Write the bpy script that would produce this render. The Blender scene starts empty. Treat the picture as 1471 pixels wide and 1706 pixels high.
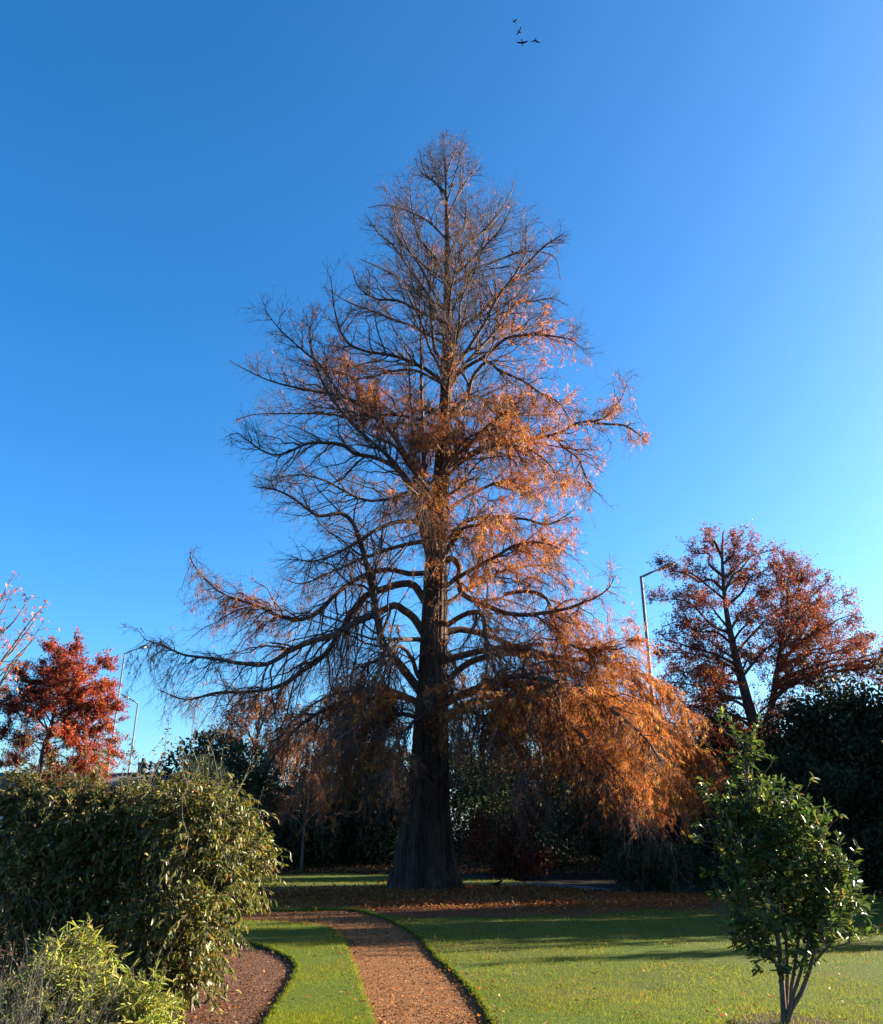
import bpy, math
import numpy as np
from mathutils import Vector
from mathutils.geometry import tessellate_polygon

S = bpy.context.scene
COL = S.collection
R = math.radians
rng = np.random.default_rng(11)

# ------------------------------------------------------------------ camera
F, CX, CY, PITCH, CAMZ = 1360.0, 735.5, 853.0, R(21.55), 1.6
cam = bpy.data.cameras.new('camera'); cam_o = bpy.data.objects.new('camera', cam); COL.objects.link(cam_o)
cam.sensor_fit = 'HORIZONTAL'; cam.sensor_width = 36; cam.lens = 36 * F / 1471
cam.clip_start = .05; cam.clip_end = 4000
cam_o.location = (0, 0, CAMZ); cam_o.rotation_euler = (R(90) + PITCH, 0, 0)
S.camera = cam_o
# ------------------------------------------------------------------ sky and sun
SUN_EL, SUN_AZ = R(18.0), R(73)
w = bpy.data.worlds.new('World'); S.world = w; w.use_nodes = True
nt = w.node_tree; bg = nt.nodes['Background']
sky = nt.nodes.new('ShaderNodeTexSky'); sky.sky_type = 'NISHITA'; sky.sun_disc = False
sky.sun_elevation = SUN_EL; sky.sun_rotation = SUN_AZ
sky.air_density = 1.0; sky.dust_density = 4.2; sky.ozone_density = 4.0; sky.altitude = 1500
hs = nt.nodes.new('ShaderNodeHueSaturation'); hs.inputs['Saturation'].default_value = 1.24
nt.links.new(sky.outputs[0], hs.inputs['Color']); tn = nt.nodes.new('ShaderNodeMix'); tn.data_type = 'RGBA'; tn.blend_type = 'MULTIPLY'; tn.inputs[0].default_value = 1; tn.inputs[7].default_value = (.98, 1.07, 1.05, 1)
nt.links.new(hs.outputs[0], tn.inputs[6]); nt.links.new(tn.outputs[2], bg.inputs[0])
bg.inputs[1].default_value = .055
sl = bpy.data.lights.new('sun', 'SUN'); so = bpy.data.objects.new('sun', sl); COL.objects.link(so)
sl.energy = 5.0; sl.angle = R(.5); sl.color = (1, .86, .67)
sd = Vector((math.sin(SUN_AZ) * math.cos(SUN_EL), math.cos(SUN_AZ) * math.cos(SUN_EL), math.sin(SUN_EL)))
so.rotation_euler = sd.to_track_quat('Z', 'Y').to_euler(); so.location = (60, 20, 40)
S.view_settings.view_transform = 'Standard'; S.view_settings.look = 'None'
S.view_settings.exposure = 2.6; S.view_settings.gamma = 1

# ------------------------------------------------------------------ photo measurements -> world points
cp, sp_ = math.cos(PITCH), math.sin(PITCH)
def at(px, py, Y):
    """world point at forward distance Y seen at photo pixel (px,py)"""
    u = (CY - py) / F; r = (px - CX) / F
    ry = cp - u * sp_; rz = sp_ + u * cp
    s = Y / ry
    return np.array((r * s, Y, CAMZ + rz * s))
def gnd(px, py, z=0.):
    u = (CY - py) / F; r = (px - CX) / F
    ry = cp - u * sp_; rz = sp_ + u * cp
    s = (z - CAMZ) / rz
    return np.array((r * s, ry * s, z))
def ppm(px, py, Y):
    """metres per photo pixel at that point"""
    u = (CY - py) / F
    return Y / (cp - u * sp_) / F

# ------------------------------------------------------------------ mesh helpers
def nrm(v): return v / np.maximum(np.linalg.norm(v, axis=-1, keepdims=True), 1e-9)
class MB:
    def __init__(s): s.v = []; s.f = []; s.c = []; s.n = 0
    def add(s, V, faces, col=None):
        V = np.asarray(V, float).reshape(-1, 3)
        for f in faces: s.f.append(np.asarray(f, int) + s.n)
        s.v.append(V); s.n += len(V)
        if col is None: col = (.5, .5, .5)
        col = np.asarray(col, float)
        if col.ndim == 1: col = np.tile(col, (len(V), 1))
        s.c.append(col)
    def build(s, name, mat, parent=None, smooth=False, loc=None):
        me = bpy.data.meshes.new(name)
        V = np.concatenate(s.v) if s.v else np.zeros((0, 3))
        if loc is None and parent is not None: V = V - np.array(parent_loc(parent))
        elif loc is not None: V = V - np.array(loc)
        me.vertices.add(len(V)); me.vertices.foreach_set('co', V.astype(np.float32).ravel())
        by = [(f.shape[1], f) for f in s.f if len(f)]
        tot = sum(k * len(f) for k, f in by); nf = sum(len(f) for k, f in by)
        me.loops.add(tot); me.polygons.add(nf)
        me.loops.foreach_set('vertex_index', np.concatenate([f.ravel() for k, f in by]).astype(np.int32))
        st = np.concatenate([np.full(len(f), k) for k, f in by])
        me.polygons.foreach_set('loop_start', np.concatenate([[0], np.cumsum(st)[:-1]]).astype(np.int32))
        if smooth: me.polygons.foreach_set('use_smooth', np.ones(nf, bool))
        a = me.color_attributes.new('Col', 'FLOAT_COLOR', 'POINT')
        C = np.concatenate(s.c); C = np.concatenate([C, np.ones((len(C), 1))], 1)
        a.data.foreach_set('color', C.astype(np.float32).ravel())
        me.update(calc_edges=True)
        me.materials.append(mat)
        o = bpy.data.objects.new(name, me); COL.objects.link(o)
        if parent is not None: o.parent = parent
        elif loc is not None: o.location = loc
        return o
def parent_loc(p):
    l = np.zeros(3)
    while p is not None: l = l + np.array(p.location); p = p.parent
    return l
def tag(o, label=None, cat=None, group=None, kind=None):
    if label: o['label'] = label
    if cat: o['category'] = cat
    if group: o['group'] = group
    if kind: o['kind'] = kind
    return o
def empty(name, loc, label, cat, group=None):
    o = bpy.data.objects.new(name, None); o.empty_display_size = .2; COL.objects.link(o); o.location = loc
    return tag(o, label, cat, group)
def tubes(mb, P, Rd, sides=3, col=None, cap=False):
    """N tubes: P (N,K,3), Rd (N,K)"""
    P = np.asarray(P, float); Rd = np.asarray(Rd, float)
    N, K, _ = P.shape
    T = nrm(np.gradient(P, axis=1))
    m = nrm(T.mean(1))
    ref = np.where(np.abs(m[:, 2:3]) < .8, np.array([[0, 0, 1.]]), np.array([[1., 0, 0]]))[:, None, :]
    A = nrm(np.cross(T, ref)); B = np.cross(T, A)
    th = np.arange(sides) * 2 * math.pi / sides
    V = P[:, :, None, :] + Rd[:, :, None, None] * (A[:, :, None, :] * np.cos(th)[None, None, :, None] + B[:, :, None, :] * np.sin(th)[None, None, :, None])
    idx = np.arange(N * K * sides).reshape(N, K, sides)
    a = idx[:, :-1, :]; b = np.roll(a, -1, 2); c = idx[:, 1:, :]; d = np.roll(c, -1, 2)
    Fq = np.stack([a, b, d, c], -1).reshape(-1, 4)
    if col is not None and np.ndim(col) == 2: col = np.repeat(col, K * sides, 0)
    fs = [Fq]
    if cap: fs.append(idx[:, -1, :].reshape(N, sides)); fs.append(idx[:, 0, ::-1].reshape(N, sides))
    mb.add(V, fs, col)
def curves(s, d, L, K=5, curl=.3, g=0., wig=.0):
    """N curved shoots from s along d; returns (N,K,3)"""
    s = np.asarray(s, float); d = nrm(np.asarray(d, float)); N = len(s)
    t = np.linspace(0, 1, K)[None, :, None]
    L = np.broadcast_to(np.asarray(L, float), (N,))[:, None, None]
    q = rng.normal(size=(N, 3)); q = nrm(q - (q * d).sum(1, keepdims=True) * d) * rng.uniform(.2, 1, (N, 1)) * curl
    gg = np.zeros((N, 3)); gg[:, 2] = g
    P = s[:, None, :] + L * (d[:, None, :] * t + (q + gg)[:, None, :] * t * t)
    if wig:
        n = rng.normal(size=P.shape) * wig * L; n[:, 0] = 0; P = P + n
    return P
def along(P, Rd, n, t0=.1, t1=1.):
    """n random samples on N curves"""
    N, K, _ = P.shape
    i = rng.integers(0, N, n); t = rng.uniform(t0, t1, n) * (K - 1.001)
    k = t.astype(int); f = (t - k)[:, None]
    pos = P[i, k] * (1 - f) + P[i, k + 1] * f
    return pos, nrm(P[i, k + 1] - P[i, k]), Rd[i, k], i, t / (K - 1)
def side_dir(T, ang, up=0., flat=0.):
    N = len(T); q = rng.normal(size=(N, 3)); q[:, 2] *= (1 - flat)
    q = nrm(q - (q * T).sum(1, keepdims=True) * T)
    a = np.broadcast_to(ang, (N,))[:, None]
    d = T * np.cos(a) + q * np.sin(a); d[:, 2] += up
    return nrm(d)
def spline(pts, step):
    """Catmull-Rom through pts, resampled"""
    p = np.asarray(pts, float)
    if len(p) < 3: p = np.stack([p[0], (p[0] + p[-1]) / 2, p[-1]])
    q = np.vstack([2 * p[0] - p[1], p, 2 * p[-1] - p[-2]])
    out = []
    for i in range(1, len(q) - 2):
        n = max(2, int(np.linalg.norm(q[i + 1] - q[i]) / step))
        t = np.linspace(0, 1, n, endpoint=False)[:, None]
        a, b, c, d = q[i - 1], q[i], q[i + 1], q[i + 2]
        out.append(.5 * (2 * b + (c - a) * t + (2 * a - 5 * b + 4 * c - d) * t ** 2 + (3 * b - a - 3 * c + d) * t ** 3))
    out.append(p[-1:])
    return np.concatenate(out)
DIA = (np.array([[0, 0, 0], [.45, -.5, .0], [1, 0, 0], [.45, .5, .0]]), [np.array([[0, 1, 2, 3]])])
LEAF = (np.array([[0, 0, 0], [.28, -.42, .03], [.68, -.40, -.01], [1, 0, -.14], [.68, .40, -.01], [.28, .42, .03], [.3, 0, -.06], [.68, 0, -.1]]),
        [np.array([[1, 2, 7, 6], [6, 7, 4, 5]]), np.array([[2, 3, 7], [7, 3, 4], [0, 1, 6], [0, 6, 5]])])
STAR = (np.array([[0, 0, 0], [.25, -.12, 0], [.45, -.62, .02], [.55, -.15, -.02], [1, 0, -.08], [.55, .15, -.02], [.45, .62, .02], [.25, .12, 0]]),
        [np.array([[1, 2, 3], [7, 5, 6], [0, 1, 7], [3, 4, 5]]), np.array([[1, 3, 5, 7]])])
def leaves(mb, C, D, Nn, L, W, col, tpl=DIA):
    C = np.asarray(C, float); n = len(C)
    if n == 0: return
    D = nrm(D); Sd = nrm(np.cross(D, Nn)); N2 = np.cross(Sd, D)
    tv, tf = tpl; K = len(tv)
    L = np.broadcast_to(L, (n,)); W = np.broadcast_to(W, (n,))
    V = C[:, None, :] + D[:, None, :] * (tv[None, :, 0:1] * L[:, None, None]) + Sd[:, None, :] * (tv[None, :, 1:2] * W[:, None, None]) + N2[:, None, :] * (tv[None, :, 2:3] * L[:, None, None])
    off = (np.arange(n) * K)[:, None, None]
    fs = [(f[None] + off).reshape(-1, f.shape[1]) for f in tf]
    col = np.asarray(col, float)
    if col.ndim == 1: col = np.tile(col, (n, 1))
    mb.add(V, fs, np.repeat(col, K, 0))
def pick(n, pal, jit=.15):
    """n leaf colours from a palette [(weight, rgb)]"""
    wts = np.array([p[0] for p in pal], float); cs = np.array([p[1] for p in pal], float)
    c = cs[rng.choice(len(pal), n, p=wts / wts.sum())]
    return np.clip(c * (1 + rng.normal(size=(n, 1)) * jit) * (1 + rng.normal(size=(n, 3)) * jit * .3), .002, .9)

# ------------------------------------------------------------------ materials
def mat(name, base=None, rough=.7, attr=False, trans=0., spec=.5, noise=None, bump=None, metallic=0., stretch=(1, 1, 1), tmul=1.3):
    m = bpy.data.materials.new(name); m.use_nodes = True
    n = m.node_tree; L = n.links; b = n.nodes['Principled BSDF']
    b.inputs['Roughness'].default_value = rough; b.inputs['Specular IOR Level'].default_value = spec; b.inputs['Metallic'].default_value = metallic
    src = None
    tc = n.nodes.new('ShaderNodeTexCoord'); mp = n.nodes.new('ShaderNodeMapping'); mp.inputs['Scale'].default_value = stretch
    L.new(tc.outputs['Object'], mp.inputs[0])
    if attr:
        a = n.nodes.new('ShaderNodeAttribute'); a.attribute_name = 'Col'; src = a.outputs['Color']
    if noise:
        sc, c0, c1 = noise[:3]
        t = n.nodes.new('ShaderNodeTexNoise'); t.inputs['Scale'].default_value = sc; t.inputs['Detail'].default_value = 7; t.inputs['Roughness'].default_value = .65
        L.new(mp.outputs[0], t.inputs[0])
        cr = n.nodes.new('ShaderNodeValToRGB'); cr.color_ramp.elements[0].position = .32; cr.color_ramp.elements[1].position = .68
        cr.color_ramp.elements[0].color = (*c0, 1); cr.color_ramp.elements[1].color = (*c1, 1)
        L.new(t.outputs[0], cr.inputs[0])
        if src is None: src = cr.outputs[0]
        else:
            mx = n.nodes.new('ShaderNodeMix'); mx.data_type = 'RGBA'; mx.blend_type = 'MULTIPLY'; mx.inputs[0].default_value = 1
            L.new(src, mx.inputs[6]); L.new(cr.outputs[0], mx.inputs[7]); src = mx.outputs[2]
        if len(noise) > 3:      # second, larger patchiness
            sc2, c2, amt = noise[3:]
            t2 = n.nodes.new('ShaderNodeTexNoise'); t2.inputs['Scale'].default_value = sc2; t2.inputs['Detail'].default_value = 4
            L.new(mp.outputs[0], t2.inputs[0])
            r2 = n.nodes.new('ShaderNodeMapRange'); r2.inputs[1].default_value = .42; r2.inputs[2].default_value = .68; r2.inputs[4].default_value = amt
            L.new(t2.outputs[0], r2.inputs[0])
            mx = n.nodes.new('ShaderNodeMix'); mx.data_type = 'RGBA'; L.new(r2.outputs[0], mx.inputs[0]); L.new(src, mx.inputs[6]); mx.inputs[7].default_value = (*c2, 1); src = mx.outputs[2]
    if src is None: b.inputs['Base Color'].default_value = (*base, 1)
    else: L.new(src, b.inputs['Base Color'])
    if bump:
        t = n.nodes.new('ShaderNodeTexNoise'); t.inputs['Scale'].default_value = bump[0]; t.inputs['Detail'].default_value = 8
        L.new(mp.outputs[0], t.inputs[0])
        bp = n.nodes.new('ShaderNodeBump'); bp.inputs['Strength'].default_value = bump[1]; bp.inputs['Distance'].default_value = bump[2]
        L.new(t.outputs[0], bp.inputs['Height']); L.new(bp.outputs[0], b.inputs['Normal'])
    if trans:
        tr = n.nodes.new('ShaderNodeBsdfTranslucent'); ms = n.nodes.new('ShaderNodeMixShader'); ms.inputs[0].default_value = trans
        gm = n.nodes.new('ShaderNodeMix'); gm.data_type = 'RGBA'; gm.blend_type = 'MULTIPLY'; gm.inputs[0].default_value = 1; gm.inputs[7].default_value = (tmul, tmul, tmul * .8, 1)
        if src is None: gm.inputs[6].default_value = (*base, 1)
        else: L.new(src, gm.inputs[6])
        L.new(gm.outputs[2], tr.inputs[0])
        L.new(b.outputs[0], ms.inputs[1]); L.new(tr.outputs[0], ms.inputs[2]); L.new(ms.outputs[0], n.nodes['Material Output'].inputs[0])
    return m
M = dict(
    bark=mat('redwood bark', rough=.9, spec=.2, noise=(3.2, (.016, .010, .008), (.095, .056, .040)), bump=(4, 1., .09), stretch=(3.2, 3.2, .30)),
    twig=mat('branch bark', rough=.85, spec=.25, noise=(5, (.04, .026, .022), (.13, .08, .062)), bump=(14, .5, .02)),
    bark_grey=mat('grey bark', rough=.9, spec=.2, noise=(9, (.05, .04, .033), (.16, .13, .11)), bump=(22, .7, .02), stretch=(1, 1, .35)),
    bark_pale=mat('pale shrub bark', rough=.85, spec=.2, noise=(18, (.06, .042, .03), (.15, .11, .08)), bump=(40, .5, .008), stretch=(1, 1, .4)),
    needle=mat('autumn needle sprays', rough=.6, attr=True, trans=.42, spec=.25),
    oak=mat('red oak leaf', rough=.6, attr=True, trans=.28, spec=.12),
    gloss=mat('glossy evergreen leaf', rough=.40, attr=True, trans=.36, spec=.34),
    dull=mat('evergreen leaf', rough=.65, attr=True, trans=.1, spec=.12),
    bright=mat('bright shrub leaf', rough=.45, attr=True, trans=.4, spec=.4),
    dry=mat('dry stalk', rough=.8, attr=True, trans=.2, spec=.2),
    grass=mat('grass blade', rough=.75, attr=True, trans=.5, spec=.03),
    turf=mat('turf', rough=.95, spec=.15, noise=(26, (.022, .038, .003), (.062, .092, .005), .55, (.075, .072, .014), .5), bump=(60, .8, .02)),
    soil=mat('dark soil', rough=.95, spec=.15, noise=(9, (.012, .009, .007), (.04, .028, .020)), bump=(30, .9, .03)),
    path=mat('bark chip path', rough=.9, spec=.2, noise=(55, (.065, .026, .008), (.27, .122, .042), 1.1, (.14, .06, .020), .6), bump=(70, 1., .02)),
    mulch=mat('bark mulch', rough=.9, spec=.2, noise=(38, (.035, .015, .008), (.15, .066, .032), 1.5, (.11, .055, .033), .6), bump=(45, 1., .03)),
    chip=mat('bark chip', rough=.85, attr=True, spec=.1),
    litter=mat('needle litter', rough=.95, spec=.1, noise=(24, (.05, .018, .008), (.16, .056, .019), .7, (.08, .042, .016), .5), bump=(40, 1., .02)),
    gravel=mat('grey gravel path', rough=.95, spec=.2, noise=(70, (.05, .05, .05), (.13, .13, .125)), bump=(80, .8, .01)),
    galv=mat('galvanised steel', rough=.42, metallic=.55, noise=(6, (.16, .165, .17), (.27, .275, .28))),
    lens=mat('lamp lens', base=(.75, .75, .72), rough=.2),
    wall=mat('white render wall', rough=.85, noise=(2.5, (.62, .61, .58), (.78, .77, .74))),
    roof=mat('slate roof', rough=.7, noise=(7, (.035, .038, .045), (.075, .08, .09)), bump=(20, .6, .03)),
    frame=mat('white window frame', base=(.7, .7, .7), rough=.4),
    glass=mat('dark window glass', base=(.02, .025, .03), rough=.06, spec=.6),
    door=mat('painted door', base=(.06, .07, .09), rough=.5),
    bird=mat('black feathers', rough=.8, spec=.06, noise=(60, (.004, .004, .005), (.010, .0095, .010))),
    beak=mat('orange beak', base=(.5, .22, .03), rough=.5),
)

# ------------------------------------------------------------------ ground, lawn, path, beds
def sheet(name, poly, z, m, kind='structure', wall=None):
    """flat polygon at height z with optional side walls down to `wall`"""
    P = [Vector((p[0], p[1], 0)) for p in poly]; tri = tessellate_polygon([P])
    mb = MB(); V = np.array([(p[0], p[1], z) for p in poly]); mb.add(V, [np.array(tri)])
    if wall is not None:
        n = len(poly); W = np.vstack([V, V - [0, 0, z - wall]])
        i = np.arange(n); j = (i + 1) % n
        mb.add(W, [np.stack([i, j, j + n, i + n], 1)])
    return tag(mb.build(name, m), kind=kind)
def smooth_poly(px, step=.12): return [tuple(p[:2]) for p in spline([gnd(*p) for p in px], step)]
def inside(poly, x, y):
    p = np.asarray(poly); r = np.zeros(len(x), bool); j = len(p) - 1
    for i in range(len(p)):
        xi, yi = p[i]; xj, yj = p[j]
        c = ((yi > y) != (yj > y)) & (x < (xj - xi) * (y - yi) / (yj - yi + 1e-12) + xi); r ^= c; j = i
    return r
ZL = -.06
g = MB(); g.add([(-1800, -600, ZL), (1800, -600, ZL), (1800, 3000, ZL), (-1800, 3000, ZL)], [np.array([[0, 1, 2, 3]])])
tag(g.build('ground', M['soil']), kind='structure')
pr = [(905, 1850), (862, 1770), (826, 1706), (802, 1666), (763, 1621), (726, 1589), (700, 1560), (661, 1536), (628, 1524), (584, 1514), (502, 1515), (429, 1515), (300, 1513), (100, 1511)]
pl = [(662, 1850), (640, 1770), (622, 1706), (608, 1666), (592, 1617), (579, 1585), (569, 1562), (553, 1546), (502, 1538), (429, 1534), (300, 1531), (80, 1528)]
be = [(360, 1850), (415, 1770), (445, 1706), (461, 1679), (488, 1634), (498, 1613), (494, 1601), (477, 1589), (449, 1577), (420, 1570), (340, 1563), (200, 1557), (60, 1553)]
PR, PL, BE = [[(x + rng.normal() * .014, y + rng.normal() * .014) for x, y in smooth_poly(q, .07)] for q in (pr, pl, be)]
g2 = lambda x, y: tuple(gnd(x, y)[:2])
rear = [g2(100, 1462), g2(420, 1456), g2(640, 1456), g2(850, 1466), g2(930, 1480), g2(1000, 1488), g2(1200, 1492), g2(1500, 1493), g2(1900, 1497)]
lawn_r = PR + rear + [(26, 9.5), (22, 5.8)]
lawn_l = PL + BE[::-1]
sheet('lawn', lawn_r, 0, M['turf'], wall=ZL + .001)
sheet('lawn', lawn_l, 0, M['turf'], wall=ZL + .001)
path_poly = PL + PR[::-1]
sheet('path', path_poly, ZL + .012, M['path'])
bed_poly = BE + [(-14, BE[-1][1]), (-14, 3), (BE[0][0], 3)]
sheet('mulch_bed', bed_poly, ZL + .008, M['mulch'])
# litter of fallen needles round the big tree, a thin irregular sheet over lawn
TB = at(710, 1483, 28.)[:2]
lit = []
lpx = [(540, 1499), (590, 1494), (640, 1484), (700, 1478), (770, 1477), (860, 1481), (960, 1488), (1080, 1498), (1190, 1508), (1230, 1516), (1100, 1517), (1020, 1520), (960, 1528), (900, 1523), (840, 1530), (760, 1526), (700, 1530), (650, 1523), (620, 1518), (590, 1510)]
lit_poly = [tuple(p[:2]) for p in spline([gnd(*p) for p in lpx + lpx[:1]], .25)][:-1]
lit_poly = [(x + rng.normal() * .06, y + rng.normal() * .12) for x, y in lit_poly]
sheet('leaf_litter', lit_poly, .004, M['litter'], kind='stuff')
# grey gravel path glimpsed behind the tree on the right
gp = [g2(830, 1473), g2(900, 1471), g2(980, 1477), g2(1030, 1483), g2(985, 1483), g2(900, 1477), g2(840, 1475)]
tag(sheet('gravel_path', gp, .008, M['gravel']), kind='structure')

def scatter(poly, n, ymin, ymax, xmin, xmax, z):
    y = 1 / rng.uniform(1 / ymax, 1 / ymin, n); x = rng.uniform(xmin, xmax, n)   # denser near the viewer
    k = inside(poly, x, y) & (np.abs(x) < .62 * y + .6)
    return np.stack([x[k], y[k], np.full(k.sum(), z)], 1)
# grass blades
gb = MB()
for poly, n, xm in ((lawn_r, 520000, (-6, 16)), (lawn_l, 260000, (-5, 1))):
    y = 1 / np.sqrt(rng.uniform(1 / 40 ** 2, 1 / 6.6 ** 2, n)); x = rng.uniform(xm[0], xm[1], n)
    k = inside(poly, x, y) & (np.abs(x) < .60 * y + .5)
    P = np.stack([x[k], y[k], np.zeros(k.sum())], 1); n2 = len(P)
    k = ~inside(lit_poly, P[:, 0], P[:, 1]) | (rng.random(n2) < .12); P = P[k]; n2 = len(P)
    patch = np.sin(P[:, 0] * 2.1 + np.sin(P[:, 1] * 1.3)) * np.sin(P[:, 1] * 1.7 + P[:, 0] * .6)
    sc = np.maximum(1, P[:, 1] / 11) ** .7
    d = rng.normal(size=(n2, 3)) * .55; d[:, 2] = 1
    nn = rng.normal(size=(n2, 3)); nn[:, 2] *= .3
    big = np.sin(P[:, 0] * .9 + 1.3 * np.sin(P[:, 1] * .55)) + np.sin(P[:, 1] * 1.9 + 1.7 * np.sin(P[:, 0] * 1.4)) + .7 * np.sin(P[:, 0] * 5.1 + P[:, 1] * 2.3) * np.sin(P[:, 1] * 4.3 - P[:, 0])
    k = rng.random(n2) > np.clip((big - .9) * .7, 0, .72); P, d, nn, sc, big, patch = P[k], d[k], nn[k], sc[k], big[k], patch[k]; n2 = len(P)
    sc = sc * np.clip(1 + .2 * big, .55, 1.5)
    c = pick(n2, [(5, (.138, .172, .004)), (3, (.176, .186, .006)), (2.6, (.080, .135, .004)), (1., (.24, .185, .04))], .2) * (1 + .14 * patch[:, None]) * (1 + np.clip(big, -1, 2)[:, None] * [.10, -.05, .04])
    leaves(gb, P, d, nn, rng.uniform(.018, .045, n2) * sc, rng.uniform(.003, .0055, n2) * sc, c, (DIA[0][[0, 1, 2]] * [1, 1, 1], [np.array([[0, 1, 2]])]))
for e, k in ((PR, 30), (PL, 30), (BE, 36)):     # longer tufts hanging over the cut edges
    e = np.array([q for q in e if q[1] < 24]); P = np.repeat(e, k, 0); n2 = len(P); P = np.c_[P + rng.normal(size=(n2, 2)) * .02, np.full(n2, -.012)]
    d = rng.normal(size=(n2, 3)) * .8; d[:, 2] = np.abs(d[:, 2]) + .35
    leaves(gb, P, d, rng.normal(size=(n2, 3)) * [1, 1, .3], rng.uniform(.02, .055, n2), rng.uniform(.003, .006, n2), pick(n2, [(5, (.12, .155, .008)), (2, (.08, .115, .008)), (1.5, (.20, .16, .04))], .2), (DIA[0][[0, 1, 2]] * [1, 1, 1], [np.array([[0, 1, 2]])]))
wc = scatter(lawn_r, 420, 7, 18, -3, 11, .0); wc = np.repeat(wc, 16, 0); wc = wc + rng.normal(size=wc.shape) * [.05, .05, 0]; n2 = len(wc); wc[:, 2] = rng.uniform(.008, .03, n2)
d = rng.normal(size=(n2, 3)); d[:, 2] = .25; leaves(gb, wc, d, rng.normal(size=(n2, 3)) * .4 + [0, 0, 1], rng.uniform(.015, .04, n2), rng.uniform(.010, .018, n2), pick(n2, [(3, (.06, .105, .012)), (1, (.12, .15, .02)), (.5, (.2, .16, .05))], .2))
tag(gb.build('grass', M['grass']), kind='stuff')
# bark chips on the path and in the bed
ch = MB()
for poly, n, pal, xr in ((path_poly, 120000, [(4, (.25, .098, .030)), (3, (.16, .057, .017)), (2, (.32, .172, .072)), (2.4, (.07, .026, .012)), (1, (.30, .10, .02))], (-7, 2.)),
                         (bed_poly, 90000, [(4, (.15, .062, .028)), (3, (.085, .036, .019)), (1.2, (.27, .17, .11)), (2, (.06, .03, .02))], (-7, 0))):
    P = scatter(poly, n, 6, 26, xr[0], xr[1], ZL + .018); k = len(P)
    P[:, 2] += rng.uniform(0, .012, k)
    d = rng.normal(size=(k, 3)); d[:, 2] *= .3; nn = rng.normal(size=(k, 3)) * .5; nn[:, 2] = 1
    sc = np.maximum(1, P[:, 1] / 12)
    leaves(ch, P, d, nn, rng.uniform(.012, .04, k) * sc, rng.uniform(.006, .016, k) * sc, pick(k, pal, .25) * (.82 + .16 * (np.sin(P[:, 0] * 2.7 + 2 * np.sin(P[:, 1] * .8)) * np.sin(P[:, 1] * 1.4 + P[:, 0]) + .6 * np.sin(P[:, 0] * 6.3 + P[:, 1] * 2.2)))[:, None])
tag(ch.build('bark_chips', M['chip']), kind='stuff')
# fallen leaves: on the lawn, in the litter ring, on the bank at the back
fl = MB()
P = [scatter(lawn_r, 1500, 7, 26, -5, 14, .035), scatter(lawn_l, 260, 7, 20, -4, 1, .035)]
q = rng.normal(size=(60000, 2)) * [3.6, 1.9] + TB + [1.6, -3.0]
q = q[inside(lawn_r, q[:, 0], q[:, 1])]
P.append(np.c_[q, rng.uniform(.012, .05, len(q))])
ed = np.array([q for q in PR + PL if 6 < q[1] < 22]); ed = ed[rng.integers(0, len(ed), 700)] + rng.normal(size=(700, 2)) * .16
P.append(np.c_[ed, np.where(inside(path_poly, ed[:, 0], ed[:, 1]), ZL + .035, .03)]); P.append(scatter(path_poly, 900, 7, 24, -4, 2, ZL + .032)); P.append(scatter(bed_poly, 900, 7, 16, -5, 0, ZL + .032))
P = np.concatenate(P); k = len(P)
d = rng.normal(size=(k, 3)); d[:, 2] *= .35; nn = rng.normal(size=(k, 3)) * .6; nn[:, 2] += 1
sc = np.maximum(1, P[:, 1] / 14)
leaves(fl, P, d, nn, rng.uniform(.03, .075, k) * sc, rng.uniform(.012, .035, k) * sc, pick(k, [(4, (.24, .080, .022)), (3, (.15, .052, .016)), (.6, (.36, .20, .06)), (.8, (.30, .08, .018))], .25))
tag(fl.build('fallen_leaves', M['needle']), kind='stuff')
bl = MB(); x = rng.uniform(-9, 9, 9000); y = rng.uniform(39.2, 44, 9000)
P = np.stack([x, y, ZL + (y - 39) * .14 + rng.uniform(0, .05, 9000)], 1); k = len(P)
d = rng.normal(size=(k, 3)); d[:, 2] *= .35; nn = rng.normal(size=(k, 3)) * .6; nn[:, 2] += 1
leaves(bl, P, d, nn, rng.uniform(.08, .2, k), rng.uniform(.05, .1, k), pick(k, [(3, (.16, .08, .035)), (2, (.09, .045, .02)), (.7, (.33, .17, .06))], .25))
tag(bl.build('fallen_leaves', M['needle']), kind='stuff')
bk = MB(); bk.add([(-12, 39.0, ZL + .002), (9, 39.0, ZL + .002), (9, 47, .9), (-12, 47, .9)], [np.array([[0, 1, 2, 3]])])
tag(bk.build('earth_bank', M['soil']), kind='structure')

# ------------------------------------------------------------------ the big tree
YT = 28.0
base = at(710, 1483, YT); base[2] = 0
tree = empty('swamp_cypress', tuple(base), 'tall cone shaped tree, half bare, half rusty orange, rising from a ring of litter', 'tree')
def px_path(pts, Y0=YT, dY=0., rise=1.):
    """photo polyline -> world, drifting dY metres in depth along its length"""
    n = len(pts); t = np.linspace(0, 1, n) ** rise
    return np.array([at(p[0], p[1], Y0 + dY * k) for p, k in zip(pts, t)])
trunk_px = [(712, 1490, 66), (711, 1470, 57), (711, 1440, 50), (712, 1400, 45), (714, 1350, 41), (716, 1300, 37), (719, 1200, 32), (722, 1100, 27), (725, 1000, 24), (728, 900, 20), (735, 800, 16),
            (741, 700, 12.5), (744, 620, 10.5), (745, 540, 8.5), (745, 460, 6.2), (745, 390, 4.6), (743, 320, 2.6), (742, 262, .7)]
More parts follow.
